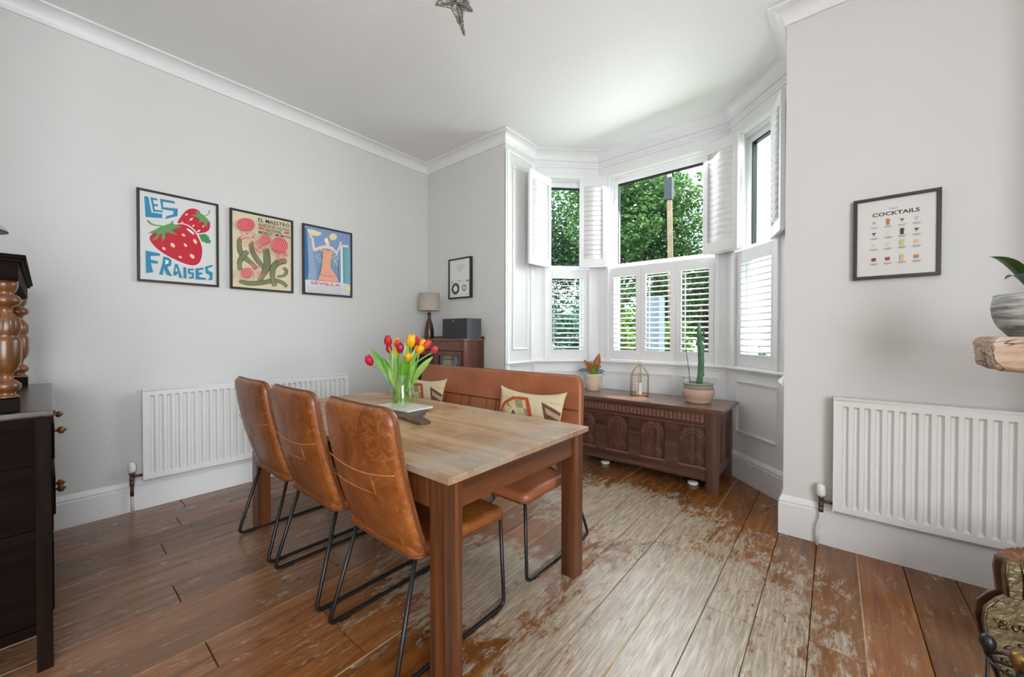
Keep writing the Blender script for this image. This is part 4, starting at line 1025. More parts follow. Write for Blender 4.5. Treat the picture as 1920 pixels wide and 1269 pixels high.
MAT['wax'] = simple('candle_wax', 'E6E2D6', .5)
cnd = MB().lathe([(.0, .001), (.026, .001), (.027, .01), (.027, .10), (.025, .106), (.02, .103), (.0, .102)], 20).obj('candle', 'wax', None, (lx_-.006, ly_, CZ+.0035)); tag(cnd, 'short white pillar candle inside the gold lantern', 'candle')
MB().tube([(0, 0, .10), (.001, 0, .112), (-.001, .0, .12)], .0015, 5).obj('wick', 'black', cnd)

# cactus pot
def terra():
    m, t, p = newmat('patterned_terracotta'); c = t.nodes.new('ShaderNodeTexCoord'); s = N(t, 'ShaderNodeSeparateXYZ'); t.links.new(c.outputs['Object'], s.inputs[0])
    at_ = N(t, 'ShaderNodeMath', operation='ARCTAN2'); t.links.new(s.outputs[1], at_.inputs[0]); t.links.new(s.outputs[0], at_.inputs[1])
    def mth(op, a, b=None):
        n = N(t, 'ShaderNodeMath', operation=op)
        for i, v in enumerate((a, b)):
            if v is None: continue
            if isinstance(v, (int, float)): n.inputs[i].default_value = v
            else: t.links.new(v, n.inputs[i])
        return n.outputs[0]
    A_ = mth('MULTIPLY', at_.outputs[0], 11.0); Z_ = mth('MULTIPLY', s.outputs[2], 140)
    zz = mth('ABSOLUTE', mth('SUBTRACT', mth('FRACT', A_), .5)); ch_ = mth('SINE', mth('MULTIPLY', mth('ADD', mth('MULTIPLY', Z_, .5), mth('MULTIPLY', zz, 2.0)), 6.283))
    f1 = mth('GREATER_THAN', ch_, .1)
    band = mth('MULTIPLY', mth('GREATER_THAN', s.outputs[2], .032), mth('LESS_THAN', s.outputs[2], .112))
    c1 = mixc(t, f1, lin('9A5238'), lin('E2D2C0'))
    dot = mth('GREATER_THAN', mth('SINE', mth('MULTIPLY', at_.outputs[0], 34)), .2); ub = mth('MULTIPLY', mth('GREATER_THAN', s.outputs[2], .116), mth('LESS_THAN', s.outputs[2], .128))
    c2 = mixc(t, mth('MULTIPLY', dot, ub), lin('8E8B80'), lin('5A5A54'))
    low = mth('LESS_THAN', s.outputs[2], .03); c3 = mixc(t, low, c2, lin('CDB8A0'))
    t.links.new(mixc(t, band, c3, c1), p.inputs['Base Color']); p.inputs['Roughness'].default_value = .6; return m
MAT['terra'] = terra(); MAT['cactus'] = simple('cactus_skin', '4E7358', .5, var=.25, nscale=25, bmp=.2)
cp = thing('potted_cactus', 'tall column cactus in a round patterned pot at the right end of the chest', 'plant', (2.805, .575, CZ))
MB().lathe([(.082, 0), (.090, .004), (.098, .025), (.118, .055), (.124, .085), (.119, .115), (.108, .138), (.108, .146), (.117, .150), (.118, .160), (.112, .163), (.104, .158), (.1, .14), (.0, .138)], 36).obj('pot', 'terra', cp)
MB().lathe([(.0, .141), (.1, .141)], 24, open_=True).obj('soil', 'soil', cp)
kc = MB(); pr = []; Zc = .141
prof = [(0, .030), (.03, .036), (.08, .030), (.12, .033), (.19, .030), (.24, .034), (.30, .031), (.34, .035), (.365, .024), (.40, .030), (.43, .026), (.47, .018), (.50, .012), (.515, .003)]
vs = []; n = 20
for i, (z, r_) in enumerate(prof):
    ox = .012*math.sin(z*9)+.010*(z/.5)
    for j in range(n):
        a = 2*PI*j/n; rr2 = r_*.66*(1+.28*math.cos(5*a))*(1+.07*math.sin(i*2.3+j)); vs.append((rr2*math.cos(a)+ox+.005, rr2*math.sin(a), Zc+z))
kc.add(vs, [(i*n+j, i*n+(j+1) % n, (i+1)*n+(j+1) % n, (i+1)*n+j) for i in range(len(prof)-1) for j in range(n)]+[tuple((len(prof)-1)*n+j for j in range(n))], 0, True)
sub_ = kc.obj('cactus_stem', 'cactus', cp); md_ = sub_.modifiers.new('s', 'SUBSURF'); md_.levels = md_.render_levels = 1
kc2 = MB()
for z, a, l in ((.31, .3, .022), (.38, .2, .018), (.43, .1, .016), (.09, .4, .012), (.34, 3.3, .02), (.2, .3, .010)):
    kc2.lathe([(.003, -.018), (.009, -.010), (.010, .006), (.006, .018), (.001, .022)], 8, ((.019+l*.3)*math.cos(a)+.014, (.019+l*.3)*math.sin(a), Zc+z))
kc2.obj('offset_bud', 'cactus', cp)
tag(MB().tube([(0, 0, 0), (-.012, 0, .12), (-.032, .01, .245), (-.05, .015, .41)], [.0028, .0028, .0024, .002], 6).obj('plant_stick', 'black', None, (2.745, .57, CZ+.141)), 'thin black stick standing in the cactus pot', 'stick')
tag(MB().lathe([(.009, 0), (.012, .012), (.008, .028), (.014, .036), (.004, .045), (.0, .047)], 12).obj('glass_ornament', simple('pale_green_glass', 'A9D9CB', .15), None, (2.722, .535, CZ+.141)), 'tiny pale green glass ornament in the cactus pot', 'ornament')

# ------------------------------------------------------------------ corner cabinet, lamp, speaker
MAT['mahog'] = wood('mahogany', '43241A', '6A3C2A', '8E5A42', .3, 'Z', .3, 10)
MAT['mahogX'] = wood('mahogany_rail', '553024', '80503C', 'A0705A', .3, 'X', .4, 10)
cb = thing('display_cabinet', 'mahogany glazed display cabinet in the alcove beside the bay', 'cabinet', (.50, -.155, 0))
kx, ky = .435, .145
MB().box(kx-.02, kx, -ky, ky-.01, .06, 1.14, .002).box(-kx, -kx+.02, -ky, ky-.01, .06, 1.14, .002).box(-kx+.02, kx-.02, ky-.02, ky-.011, .06, 1.14).box(-kx+.02, kx-.02, -ky+.021, ky-.021, .061, .09).box(-kx+.02, kx-.02, -ky+.001, -ky+.02, 1.04, 1.14).box(-kx+.02, kx-.02, -ky+.001, -ky+.02, .06, .14).box(-.02, .02, -ky+.001, -ky+.02, .14, 1.04).obj('carcass', 'mahog', cb)
MB().box(-kx-.012, kx+.012, -ky-.012, ky-.01, 1.140, 1.158, .004).obj('top_board', 'mahogX', cb)
MB().box(-kx-.008, kx+.008, ky-.024, ky-.01, 1.158, 1.180, .002).obj('gallery', 'mahog', cb)
MB().box(-kx+.05, kx-.05, -ky-.003, -ky+.005, 1.06, 1.115, .002).obj('frieze_panel', 'mahogX', cb)
for s_ in (-1, 1):
    a, b = sorted((s_*.022, s_*(kx-.024))); dr = MB(); y0 = -ky-.008; y1 = -ky+.012
    dr.box(a, a+.035, y0, y1, .14, 1.035, .002).box(b-.035, b, y0, y1, .14, 1.035, .002).box(a+.035, b-.035, y0+.001, y1, .99, 1.034).box(a+.035, b-.035, y0+.001, y1, .141, .19)
    dr.obj('door', 'mahog', cb)
    A0, B0 = a+.035, b-.035; ym = y0+.006; am = MB(); w3 = (B0-A0)
    for z in (.955, .85, .62, .4): am.tube([(A0+w3*.26, ym, z), (B0-w3*.26, ym, z)], .004, 4)
    am.tube([(A0+w3*.26, ym, .99), (A0+w3*.26, ym, .955), (A0+w3*.10, ym, .90), (A0+w3*.10, ym, .19)], .004, 4).tube([(B0-w3*.26, ym, .99), (B0-w3*.26, ym, .955), (B0-w3*.10, ym, .90), (B0-w3*.10, ym, .19)], .004, 4)
    am.tube([(A0, ym, .905), (A0+w3*.1, ym, .90)], .004, 4).tube([(B0, ym, .905), (B0-w3*.1, ym, .90)], .004, 4)
    am.obj('astragal_bars', 'mahog', cb)
    MB().box(A0, B0, ym+.006, ym+.008, .19, .99).obj('door_glass', 'glass', cb)
rb = random.Random(4); x = -kx+.05; i = 0
bc = ['7F9A9A', '8FAFA8', 'B9C0B0', 'A9B87A', 'C7C27E', '9A8FA8', '8A7F94', 'B7A6B0', '6F8F8C', 'C9C9C4']
btxt = ['sage', 'teal', 'pale grey', 'olive', 'yellow-green', 'mauve', 'dusky purple', 'pinkish', 'dark teal', 'off-white']
for i, xx in enumerate([.055, .088, .121, .152, .183, .214, .246, .276, .307, .337]):
    hb = .20+.012*((i*7) % 5)*.5; wb = .028
    tag(MB().box(-wb/2, wb/2, 0, .14, 0, hb, .002).obj('book', simple('book_cover_%d' % i, bc[i], .6), None, (.50+xx, -.262, .802)), '%s book spine behind the right glass door of the cabinet' % btxt[i], 'book', 'books in the display cabinet')
MB().box(-kx+.02, kx-.02, -ky+.02, ky-.02, .785, .80).box(-kx+.02, kx-.02, -ky+.02, ky-.02, .42, .435).obj('shelf', 'mahog', cb)

lm = thing('table_lamp', 'small table lamp with a brown bottle base and beige drum shade on the cabinet', 'lamp', (.262, -.18, 1.1585))
MB().lathe([(.05, 0), (.052, .01), (.052, .06), (.047, .11), (.036, .165), (.022, .20), (.017, .23), (.019, .275), (.014, .28), (.0, .28)], 28).obj('base', wood('lamp_teak', '2C140C', '4A2416', '6A3A26', .3, 'Z', .4, 8), lm)
MB().tube([(0, 0, .275), (0, 0, .33)], .006, 8).obj('stem', 'brass', lm)
MB().lathe([(.115, .30), (.112, .49), (.1105, .49), (.1135, .30)], 40, open_=True).lathe([(.003, .485), (.111, .487)], 24, open_=True).obj('lamp_shade', simple('beige_linen', 'B5ABA0', .9, var=.05, nscale=60, bmp=.3, bscale=300), lm)

sp = thing('speaker', 'dark grey box speaker on top of the mahogany cabinet', 'speaker', (.76, -.155, 1.1585))
SPK = simple('dark_speaker_cloth', '33373C', .65, var=.05, nscale=80); SP2 = simple('speaker_shell', '4B5157', .4, var=.04)
def spk(sx, sy0, sy1, z0, z1, mat, nm, par, bow=.012):
    mb = MB(); n = 12; o = [(-sx*(1-.0), sy1), (-sx*1.02, sy0+.012)]+[(-sx+2*sx*k/n, sy0-bow*math.sin(PI*k/n)) for k in range(n+1)]+[(sx*1.02, sy0+.012), (sx, sy1)]
    mb.prism(o, z0, z1); return mb.obj(nm, mat, par)
spk(.180, -.105, .09, 0, .20, SP2, 'shell', sp); spk(.176, -.109, -.09, .004, .197, SPK, 'grille', sp)
MB().box(-.0025, .0025, -.1235, -.118, .165, .185).obj('status_mark', 'plastic_white', sp)

# ------------------------------------------------------------------ dark sideboard on the left
MAT['ebony'] = wood('blackened_oak', '0B0705', '170E0A', '241812', .65, 'Y', .0, 12, spec=.05)
MAT['ebonyZ'] = wood('blackened_oak_post', '0B0705', '170E0A', '2A1B13', .6, 'Z', .0, 12, spec=.08)
MAT['turned'] = wood('turned_oak', '2E1A0E', '7A4C24', 'A87038', .3, 'Z', .3, 7)
MAT['sbtop'] = wood('sideboard_top', '1E1410', '33231C', '453229', .25, 'X', .4, 10)
sb = thing('court_cupboard', 'tall dark carved oak sideboard with turned posts at the left edge', 'sideboard', (.915, -3.07, 0))
ax_, ay_ = .590, .22                       # half sizes: x .325-1.505, y -3.29 - -2.85
mb = MB()
for sx in (-1, 1):
    for sy in (-1, 1): mb = MB().box(sx*ax_, sx*(ax_-.05), sy*ay_, sy*(ay_-.038), 0, .905, .002); mb.obj('corner_post', 'ebonyZ', sb)
for sx in (-1, 1):
    a, b = sorted((sx*(ax_-.004), sx*(ax_-.03))); c, d = sorted((sx*(ax_-.016), sx*(ax_-.026)))
    se = MB()
    for z0, z1 in ((.865, .905), (.695, .735), (.47, .505), (.135, .17)): se.box(a, b, -ay_+.03, ay_-.035, z0, z1, .004)
    se.box(c, d, -ay_+.03, ay_-.03, .15, .9)
    se.obj('side_panel', 'ebony', sb)
fy = ay_
fr = MB().box(-ax_+.04, ax_-.04, fy-.03, fy-.008, .875, .905).box(-ax_+.04, ax_-.04, fy-.03, fy-.008, .71, .735).box(-ax_+.04, ax_-.04, fy-.03, fy-.008, .45, .475).box(-ax_+.04, ax_-.04, fy-.03, fy-.008, .15, .18).box(-.02, .02, fy-.03, fy-.008, .15, .9).box(-ax_+.04, ax_-.04, -ay_, -ay_+.01, .12, .9).box(-ax_+.04, ax_-.04, -ay_, ay_-.03, .15, .16)
fr.obj('carcass', 'ebony', sb)
def kn(x, z, par, s=1.0):
    X = Matrix.Rotation(-PI/2, 4, 'X')
    MB().lathe([(.011*s, -.002), (.012*s, .003), (.006*s, .006), (.006*s, .010), (.014*s, .014), (.018*s, .021), (.015*s, .029), (.007*s, .033), (.004*s, .037), (.0, .038)], 16, (x, fy+.008, z), X=X).obj('knob', 'turned', par)
for s_ in (-1, 1):
    a, b = sorted((s_*.025, s_*(ax_-.045)))
    dw = MB().box(a, b, fy-.02, fy+.008, .74, .87, .004).obj('drawer', 'ebony', sb); kn(.205 if s_ > 0 else -.30, .79, dw, .9)
    dr = MB().box(a, b, fy-.02, fy+.004, .48, .705, .004).box(a+.05, b-.05, fy, fy+.010, .52, .665, .004).obj('cupboard_door', 'ebony', sb); kn(s_*.05, .50, dr, .9)
    MB().box(a, b, fy-.02, fy+.004, .185, .445, .004).obj('lower_door', 'ebony', sb)
MB().box(-ax_-.012, ax_+.012, -ay_, ay_+.012, .905, .929, .007).obj('top_board', 'sbtop', sb)
cup = [(.032, 0), (.032, .05), (.026, .055), (.02, .062), (.022, .07), (.030, .075), (.034, .085), (.034, .095), (.026, .105), (.016, .112), (.017, .135), (.024, .142), (.033, .165), (.036, .19), (.036, .245), (.033, .256), (.026, .262), (.030, .270), (.035, .285), (.035, .30), (.033, .318), (.024, .336), (.016, .345), (.016, .362), (.022, .368), (.034, .376), (.037, .388), (.032, .402), (.018, .412), (.024, .42), (.028, .43), (.03, .44), (.03, .457)]
for x in (1.445, .385):
    MB().box(-.030, .030, -.030, .030, 0, .045, .003, X=Matrix.Translation((x-.915, .12, .929))).obj('post_block', 'ebonyZ', sb)
    MB().lathe(cup[1:], 40, (x-.915, .12, .929), flute=(17, 20, 12, .16)).obj('turned_post', 'turned', sb)
MB().box(-.61, .585, -.2, .15, 1.386, 1.448, .003).box(-.615, .592, -.2, .160, 1.446, 1.460, .004).box(-.625, .600, -.2, .168, 1.458, 1.472, .003).obj('canopy', 'ebony', sb)
MB().box(-.56, .55, -.21, -.19, .929, 1.40).obj('back_panel', 'ebony', sb)
lp = thing('table_lamp', 'grey lampshade at the left edge above the dark sideboard', 'lamp', (1.24, -3.075, 1.4725))
MB().lathe([(.05, 0), (.052, .008), (.015, .02), (.012, .17), (.0, .17)], 20).obj('base', 'brass', lp)
MB().lathe([(.128, .112), (.122, .124), (.092, .155), (.054, .182), (.02, .195), (.018, .192), (.052, .178), (.089, .151), (.119, .121), (.125, .112)], 36, open_=True).obj('lamp_shade', simple('grey_shade', 'A9ABA6', .6), lp)

# ------------------------------------------------------------------ right side: mantel beam, orchid, basket, fire tools
MAT['beam'] = None
def beam_mat():
    m, t, p = newmat('split_oak_beam'); v = coords(t, (1.2, 6, 6)); a = noi(t, v, 2, 7, .65, 1.5)
    c = ramp(t, a, [(.3, '8A6A55'), (.5, 'B79A85'), (.7, 'C9B6A6')]).outputs[0]
    w_ = N(t, 'ShaderNodeTexNoise'); w_.inputs['Scale'].default_value = 2.2; w_.inputs['Detail'].default_value = 3; w_.inputs['Distortion'].default_value = 1.2; t.links.new(coords(t, (1.4, 1, 3.2)), w_.inputs['Vector'])
    cr = ramp(t, w_.outputs[0], [(.488, g(0)), (.5, g(1)), (.512, g(0))]); c = mixc(t, cr.outputs[0], c, lin('2E2019'))
    t.links.new(c, p.inputs['Base Color']); p.inputs['Roughness'].default_value = .7
    s_ = N(t, 'ShaderNodeMath', operation='SUBTRACT'); t.links.new(a, s_.inputs[0]); t.links.new(cr.outputs[0], s_.inputs[1]); bump(t, p, s_.outputs[0], .5, .01); return m
MAT['beam'] = beam_mat()
bm_ = bmesh.new(); bmesh.ops.create_cube(bm_, size=1); bmesh.ops.subdivide_edges(bm_, edges=bm_.edges[:], cuts=14, use_grid_fill=True)
for v in bm_.verts:
    x, y, z = v.co; e = max(0, abs(z)-.34)/.16; lf_ = 1 if x < -.46 else 0
    P3 = Vector((x*1.4, y*.26, z*.118)); P3.x += lf_*(.014*e*e+.012*max(0, -z)); P3.y += .012*e*e*(1 if y < 0 else -1)
    if z < -.1: P3.z -= .022*min(1, (x+.5)*5)+.004*noise.noise(Vector((x*12, y*3, 0)))
    P3.y += .008*noise.noise(Vector((x*9, z*4, 3)))*(1 if y < 0 else .2); P3.x += lf_*.006*noise.noise(Vector((y*9, z*9, 1))); v.co = P3
mb = MB(); mb.add([v.co.copy() for v in bm_.verts], [[v.index for v in f_.verts] for f_ in bm_.faces], 0, False); bm_.free()
tag(mb.obj('mantel_beam', 'beam', None, (4.792, -.628, 1.1355)), 'rough split oak mantel beam at the right edge under the orchid pot', 'mantel')
MAT['greypot'] = None
def gp():
    m, t, p = newmat('brushed_grey_pot'); a = noi(t, coords(t, (3, 3, 26)), 1.6, 6, .65, .4)
    c = ramp(t, a, [(.35, '4E4E4C'), (.5, '8E8E8A'), (.62, 'C4C6C4')]).outputs[0]; t.links.new(c, p.inputs['Base Color']); p.inputs['Roughness'].default_value = .55; return m
MAT['greypot'] = gp()
MAT['oleaf'] = simple('orchid_leaf', '34501C', .3, var=.3, nscale=10)
og = thing('potted_orchid', 'orchid in a brushed grey bowl pot on the mantel beam', 'plant', (4.2, -.645, 1.1955))
MB().lathe([(.052, 0), (.056, .004), (.082, .04), (.092, .075), (.095, .105), (.089, .148), (.085, .15), (.085, .145), (.0, .13)], 40).obj('pot', 'greypot', og)
for (dx, dz, dd, wd, m_) in ((-.185, .125, -.02, .022, 'oleaf'), (-.14, .045, -.03, .018, 'silver')):
    lf = MB(); s_ = Vector((0, 0, .15)); e = rv*dx+fv*dd+Vector((0, 0, .15+dz)); blade(lf, s_, s_.lerp(e, .4)+Vector((0, 0, .075)), e, wd, Vector((0, 0, 1)), 12, .35); lf.obj('leaf', m_, og)
lf = MB(); s_ = rv*.02+Vector((0, 0, .13)); e = rv*-.035-fv*.03+Vector((0, 0, .225)); blade(lf, s_, rv*-.03+Vector((0, 0, .18)), rv*.05+Vector((0, 0, .235)), .045, fv*-1, 12, .2); lf.obj('leaf', 'oleaf', og)
lf = MB(); blade(lf, s_, rv*.1+Vector((0, 0, .22)), rv*.2+Vector((0, 0, .2)), .026, Vector((0, 0, 1)), 12, .3); lf.obj('leaf', 'oleaf', og)

MAT['wicker'] = simple('brown_wicker', '8A6044', .6, var=.4, nscale=30, bmp=.3)
bk_ = thing('log_basket', 'brown wicker log basket at the right edge below the radiator', 'basket', (4.345, -.70, 0))
mb = MB(); n = 28
for k in range(n):
    a = 2*PI*k/n; mb.tube([(.155*math.cos(a), .155*math.sin(a), .01), (.19*math.cos(a), .19*math.sin(a), .2), (.2*math.cos(a), .2*math.sin(a), .38)], .004, 5)
for i in range(26):
    z = .015+i*.0140; R_ = .157+(.2-.157)*min(1, z/.25)
    mb.tube([((R_+.005*(1 if (k+i) % 2 else -1))*math.cos(2*PI*k/(n)), (R_+.005*(1 if (k+i) % 2 else -1))*math.sin(2*PI*k/n), z) for k in range(n)], .0065, 5, closed=True)
mb.lathe([(.0, .008), (.155, .008)], 24, open_=True); mb.obj('basket_body', 'wicker', bk_)
rm = MB()
for s_ in range(4):
    rm.tube([((.205+.016*math.cos(2*PI*k/110*14+s_*PI/2))*math.cos(2*PI*k/110), (.205+.016*math.cos(2*PI*k/110*14+s_*PI/2))*math.sin(2*PI*k/110), .388+.016*math.sin(2*PI*k/110*14+s_*PI/2)) for k in range(110)], .0085, 6, closed=True)
rm.obj('rim', 'wicker', bk_)

# bellows: embossed brass on wood, leaning in front of the basket
MAT['emb'] = simple('embossed_brass', '6C614A', .38, .9, .4, 24, .9, bscale=55)
be = thing('fireside_bellows', 'embossed brass fireside bellows standing upright in front of the wicker basket', 'bellows', (4.105, -.985, 0))
be.rotation_euler = (-.10, 0, .22)
outl = [(-.022, .40), (-.03, .37), (-.026, .31), (-.05, .298), (-.082, .27), (-.09, .235), (-.082, .19), (-.055, .12), (-.03, .06), (-.014, .02), (-.01, -.0)]
outl = [(x*.8, z*1.17) for x, z in outl]; outl = outl+[(-x, z) for x, z in reversed(outl)]
XB = Matrix(((1, 0, 0, 0), (0, 0, 1, 0), (0, 1, 0, .03), (0, 0, 0, 1)))
MB().prism(outl, -.012, -.002, XB).prism(outl, .03, .04, XB).obj('board', 'board', be)
def sc_(o, s): return [(x*s, .22+(z-.22)*s) for x, z in o]
MB().prism(sc_([p for p in outl if p[1] < .3], .9), -.0, .03, XB).obj('leather_gusset', 'black', be)
eb = MB(); eb.prism([p for p in outl], -.016, -.0115, XB)
eb.tube([(x, -.016, z+.03) for x, z in outl[3:10]], .005, 6).tube([(-x, -.016, z+.03) for x, z in outl[3:10]], .005, 6).tube([(x*.8, -.018, z+.03) for x, z in outl[0:3]], .003, 6).tube([(-x*.8, -.018, z+.03) for x, z in outl[0:3]], .003, 6)
rs_ = random.Random(2)
for k in range(46):
    z = rs_.uniform(.06, .285); hw_ = .085*min(1, z/.2)*(1 if z < .25 else .8)-.015; x = rs_.uniform(-hw_, hw_); a = rs_.uniform(0, PI); l = rs_.uniform(.008, .02)
    eb.tube(bez((x, -.015, z+.03), (x+l*math.cos(a), -.024, z+.03+l*.4), (x+l*math.cos(a), -.015, z+.03+l*math.sin(a)), 5), [.002, .004, .005, .005, .004, .002], 6)
eb.obj('brass_face', 'emb', be)
MB().tube([(0, .014, .034), (0, .014, .008), (0, .014, .0)], [.012, .008, .007], 10).obj('nozzle', 'brass', be)
ft = thing('fire_tool_stand', 'black fireside companion stand with a round brass-topped knob at the lower right corner', 'fire tools', (4.055, -1.19, 0))
MB().lathe([(.08, 0), (.08, .01), (.02, .02), (.008, .03), (.008, .05)], 24).tube([(0, 0, .02), (0, 0, .30)], .007, 8).tube([(.055*math.cos(t), .055*math.sin(t), .30) for t in [2*PI*k/20 for k in range(20)]], .004, 6, closed=True).tube([(-.055, 0, .30), (.055, 0, .30)], .004, 6).tube([(0, -.055, .30), (0, .055, .30)], .004, 6).obj('stand', 'black', ft)
for k in range(3):
    a = 2.9+k*2.1; px_, py_ = .055*math.cos(a), .055*math.sin(a)
    tl = MB().tube([(px_, py_, .05), (px_, py_, .32)], .004, 8).lathe([(.005, .30), (.010, .318), (.016, .33), (.017, .342), (.011, .356), (.0, .36)], 14, (px_, py_, 0)); tl.obj('fire_tool', 'black', ft)
MB().lathe([(.007, .29), (.012, .30), (.018, .315), (.019, .326), (.012, .34), (.0, .345)], 14).obj('knob', 'brass', ft)

# ------------------------------------------------------------------ wire star hanging from the ceiling
st_ = thing('star_ornament', 'silver wire mesh star hanging from the ceiling', 'ornament', (2.36, -1.70, 2.70))
MAT['wire'] = simple('dull_wire', '6A6658', .4, .8, .2)
def wire(mb, a, b, r=.0012): mb.tube([a, b], r, 4)
mb = MB(); R_ = .17
def tp(dx, dz, dd): return rv*(dx*.00237)+fv*dd+Vector((0, 0, -dz*.00237))
tips = [tp(21, 82, -.02), tp(34, 24, .02), tp(27, -48, .02), tp(-22, -50, -.02), tp(-32, 26, -.02)]
inn = [(tips[k]+tips[(k+1) % 5])*.5*.55 for k in range(5)]
fk = [fv*.035, fv*-.035]; rs_ = random.Random(9)
fm = MB()
for k in range(5):
    for q in (inn[k], inn[k-1]):
        wire(fm, tips[k], q, .0018)
        for h_ in fk:
            wire(mb, q, h_, .0012)
            for _ in range(22):
                def rp():
                    a, b = rs_.random(), rs_.random()
                    if a+b > 1: a, b = 1-a, 1-b
                    return tips[k]*a+q*b+h_*(1-a-b)
                p = rp(); c = rs_.uniform(.004, .012); qn = (q-tips[k]).cross(h_-tips[k]).normalized(); d = (q-tips[k]).normalized(); e = qn.cross(d)
                mb.tube([p+d*(c*math.cos(t))+e*(c*math.sin(t)) for t in [2*PI*i/7 for i in range(7)]], .0007, 3, closed=True)
    for h_ in fk: wire(fm, tips[k], h_, .0016)
fm.obj('wire_frame', 'wire', st_); mb.obj('mesh_infill', 'wire', st_)
MB().tube([(0, 0, .06), (0, 0, H-2.70)], .0008, 4).obj('hanging_thread', 'wire', st_)

# ------------------------------------------------------------------ outside
struct(MB().box(-40, 40, 1.3, 60, -.55, -.5).obj('ground', simple('lawn', '5E6E3E', .9, var=.3, nscale=2)))
MAT['bark'] = simple('bark', '4A3E34', .9, var=.3, nscale=12, bmp=.5)
def leafmat(nm, a, b, c):
    m, t, p = newmat(nm); oi = coords(t); n = noi(t, oi, 1.3, 3); w_ = N(t, 'ShaderNodeTexWhiteNoise'); gm = N(t, 'ShaderNodeNewGeometry')
    mm = N(t, 'ShaderNodeMath', operation='ADD', use_clamp=True); t.links.new(n, mm.inputs[0])
    m2 = N(t, 'ShaderNodeMath', operation='MULTIPLY_ADD'); m2.inputs[1].default_value = .5; m2.inputs[2].default_value = -.25; t.links.new(gm.outputs['Random Per Island'], m2.inputs[0]); t.links.new(m2.outputs[0], mm.inputs[1])
    c_ = ramp(t, mm.outputs[0], [(.3, a), (.5, b), (.75, c)]); t.links.new(c_.outputs[0], p.inputs['Base Color']); p.inputs['Roughness'].default_value = .5
    tr = N(t, 'ShaderNodeBsdfTranslucent'); t.links.new(c_.outputs[0], tr.inputs[0]); mx = N(t, 'ShaderNodeMixShader'); mx.inputs[0].default_value = .3
    out = t.nodes['Material Output']; t.links.new(p.outputs[0], mx.inputs[1]); t.links.new(tr.outputs[0], mx.inputs[2]); t.links.new(mx.outputs[0], out.inputs[0]); return m
LM1 = leafmat('tree_leaves', '22441E', '3C6A30', '7E9E60'); LM2 = leafmat('tree_leaves_blue', '1E3E30', '38644A', '7AA088'); LM3 = leafmat('bright_leaves', '2E5414', '5A8422', '94B044')
def foliage(name, clusters, n, size, mat, par, seed):
    rd = random.Random(seed); vs = []; fs = []; tot = sum(c[3]**2 for c in clusters)
    for cx_, cy_, cz_, r_, sq in clusters:
        for _ in range(int(n*r_*r_/tot)):
            while True:
                d = Vector((rd.gauss(0, 1), rd.gauss(0, 1), rd.gauss(0, 1)))
                if d.length > .01: break
            d.normalize(); q = r_*(rd.random()**.35); p = Vector((cx_, cy_, cz_))+Vector((d.x*q, d.y*q, d.z*q*sq))
            s_ = size*rd.uniform(.6, 1.3); a = Vector((rd.uniform(-1, 1), rd.uniform(-1, 1), rd.uniform(-.6, .4))).normalized(); b = a.cross(Vector((rd.uniform(-1, 1), rd.uniform(-1, 1), 1))).normalized()
            o = len(vs); m_ = b.cross(a)*s_*.12
            vs += [p-a*s_*.5, p+b*s_*.28+m_, p+a*s_*.5, p-b*s_*.28+m_]; fs.append((o, o+1, o+2, o+3))
    mb = MB(); mb.v = vs; mb.f = fs; mb.m = [0]*len(fs); mb.smooth = [False]*len(fs); return mb.obj(name, mat, par)
def tree(label, x, y, r_, hc, n, size, mat, seed, trunk=.16, sq=1.0, cnt=22, group=None):
    rd = random.Random(seed); root = thing('tree', label, 'tree', (x, y, -.5), 0, group)
    cl = []
    for k in range(cnt):
        a = rd.uniform(0, 2*PI); e = rd.uniform(-.9, 1); q = r_*rd.uniform(.35, .8); cl.append((q*math.cos(a)*math.sqrt(max(0, 1-e*e*.6)), q*math.sin(a)*math.sqrt(max(0, 1-e*e*.6)), hc+q*e*sq*1.2, r_*rd.uniform(.3, .48), .8))
    foliage('foliage', cl, n, size, mat, root, seed)
    tm = MB().tube([(0, 0, 0), (.05, .05, hc*.5), (0, 0, hc), (.05, 0, hc+r_*.5)], [trunk, trunk*.8, trunk*.5, trunk*.15], 10)
    for k in range(7):
        a = 2*PI*k/7+.3; tm.tube(bez((0, 0, hc*.55+.1*k), (r_*.25*math.cos(a), r_*.25*math.sin(a), hc*.8), (r_*.6*math.cos(a), r_*.6*math.sin(a), hc+r_*.2*(k % 3)), 6), [trunk*.4, trunk*.35, trunk*.3, trunk*.22, trunk*.16, trunk*.1, trunk*.05], 6)
    tm.obj('trunk', 'bark', root)
tree('broad green tree filling the middle bay window behind the pole', -2.35, 10.5, 3.1, 4.7, 46000, .15, LM1, 1, cnt=34, sq=1.1)
tree('lower dense tree behind the right half of the middle window', .3, 11.5, 2.0, 2.9, 16000, .16, LM1, 2, cnt=20)
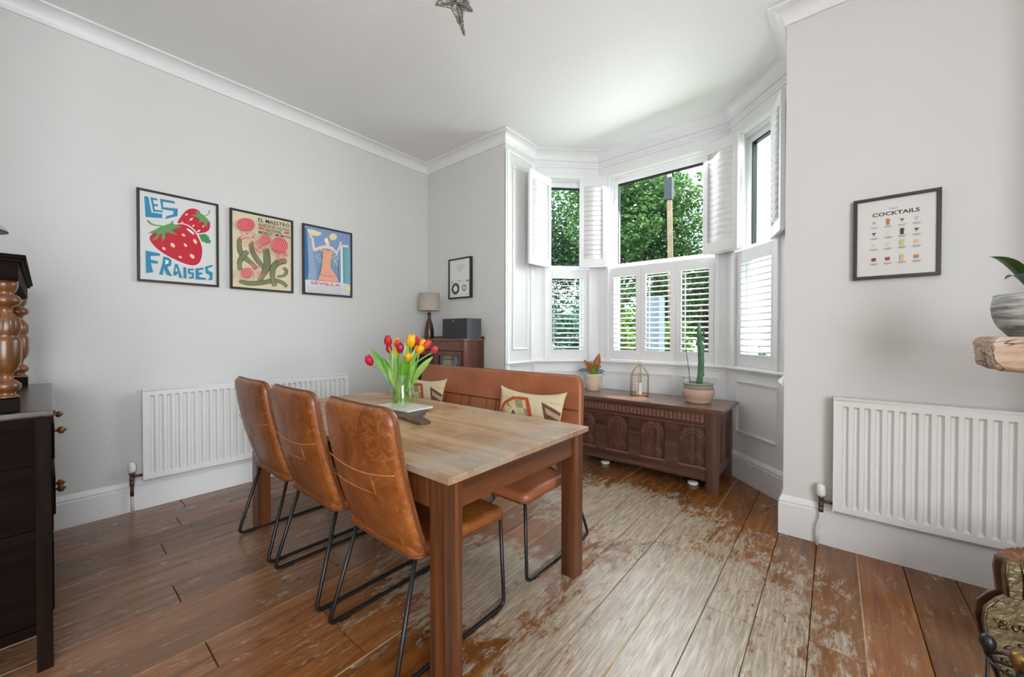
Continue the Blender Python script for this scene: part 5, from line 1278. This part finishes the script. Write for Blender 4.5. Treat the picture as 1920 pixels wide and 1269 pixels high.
tree('dark bluish tree seen through the narrow left bay window', -6.3, 10.0, 2.8, 4.6, 22000, .17, LM2, 3, cnt=26)
tree('bright yellow-green tree low in the narrow left bay window', -5.6, 7.6, 1.2, 1.9, 9000, .12, LM3, 4, .07, cnt=16)
tree('shrubby tree beyond the lower slats of the middle window', -1.6, 6.4, 1.35, 1.3, 12000, .11, LM2, 5, .06, cnt=18)
tree('bright shrub beyond the right-hand slats of the middle window', .55, 5.2, 1.05, 1.15, 9000, .1, LM3, 6, .05, cnt=16)
tree('small dark shrub against the pale house wall', 2.62, 3.9, .42, 1.25, 2600, .07, LM1, 8, .03, cnt=8)
po = thing('telegraph_pole', 'wooden telegraph pole in front of the big tree', 'pole', (.20, 8.0, -.5))
MB().tube([(.1, 0, 0), (0, 0, 5.6), (-.01, 0, 6.2)], [.085, .07, .065], 12).obj('pole', simple('weathered_pole', '86745E', .8, var=.2, nscale=8), po)
MB().box(-.11, .09, -.11, .09, 5.35, 5.95, .02).obj('junction_box', simple('dark_box', '14181E', .5), po)
nb_ = MB().box(0, 3.4, 0, .4, -.5, 7.5, X=Matrix.Translation((2.45, 4.6, 0)) @ Matrix.Rotation(math.radians(55), 4, 'Z')).obj('neighbouring_house', simple('pale_pink_render', 'EDE3DF', .8, var=.03)); tag(nb_, 'pale rendered wall of the neighbouring house outside the right bay window', 'building')
gm_ = thing('garage_building', 'low pale building with dark uprights behind the trees on the left', 'building', (-8.5, 13.5, -.5))
MB().box(-3.5, 3.5, 0, 1, 0, 2.6).obj('wall', simple('white_render', 'E6E6E8', .8), gm_)
MB().box(-3.5, 3.5, -.05, 1.05, 2.6, 2.75).obj('roof', simple('slate', '4A4E55', .7), gm_)
for x in (-2.6, -1.2, .2, 1.6, 2.9): MB().box(x-.09, x+.09, -.08, .0, 0, 2.6).obj('upright', 'black', gm_)
pi_ = MB().box(-.14, .14, -.14, .14, 0, 2.3, .01).obj('gate_pier', simple('blue_grey_paint', '56646E', .6), None, (1.42, 3.4, -.5)); tag(pi_, 'blue-grey gate pier outside, seen through the centre slats', 'pier')
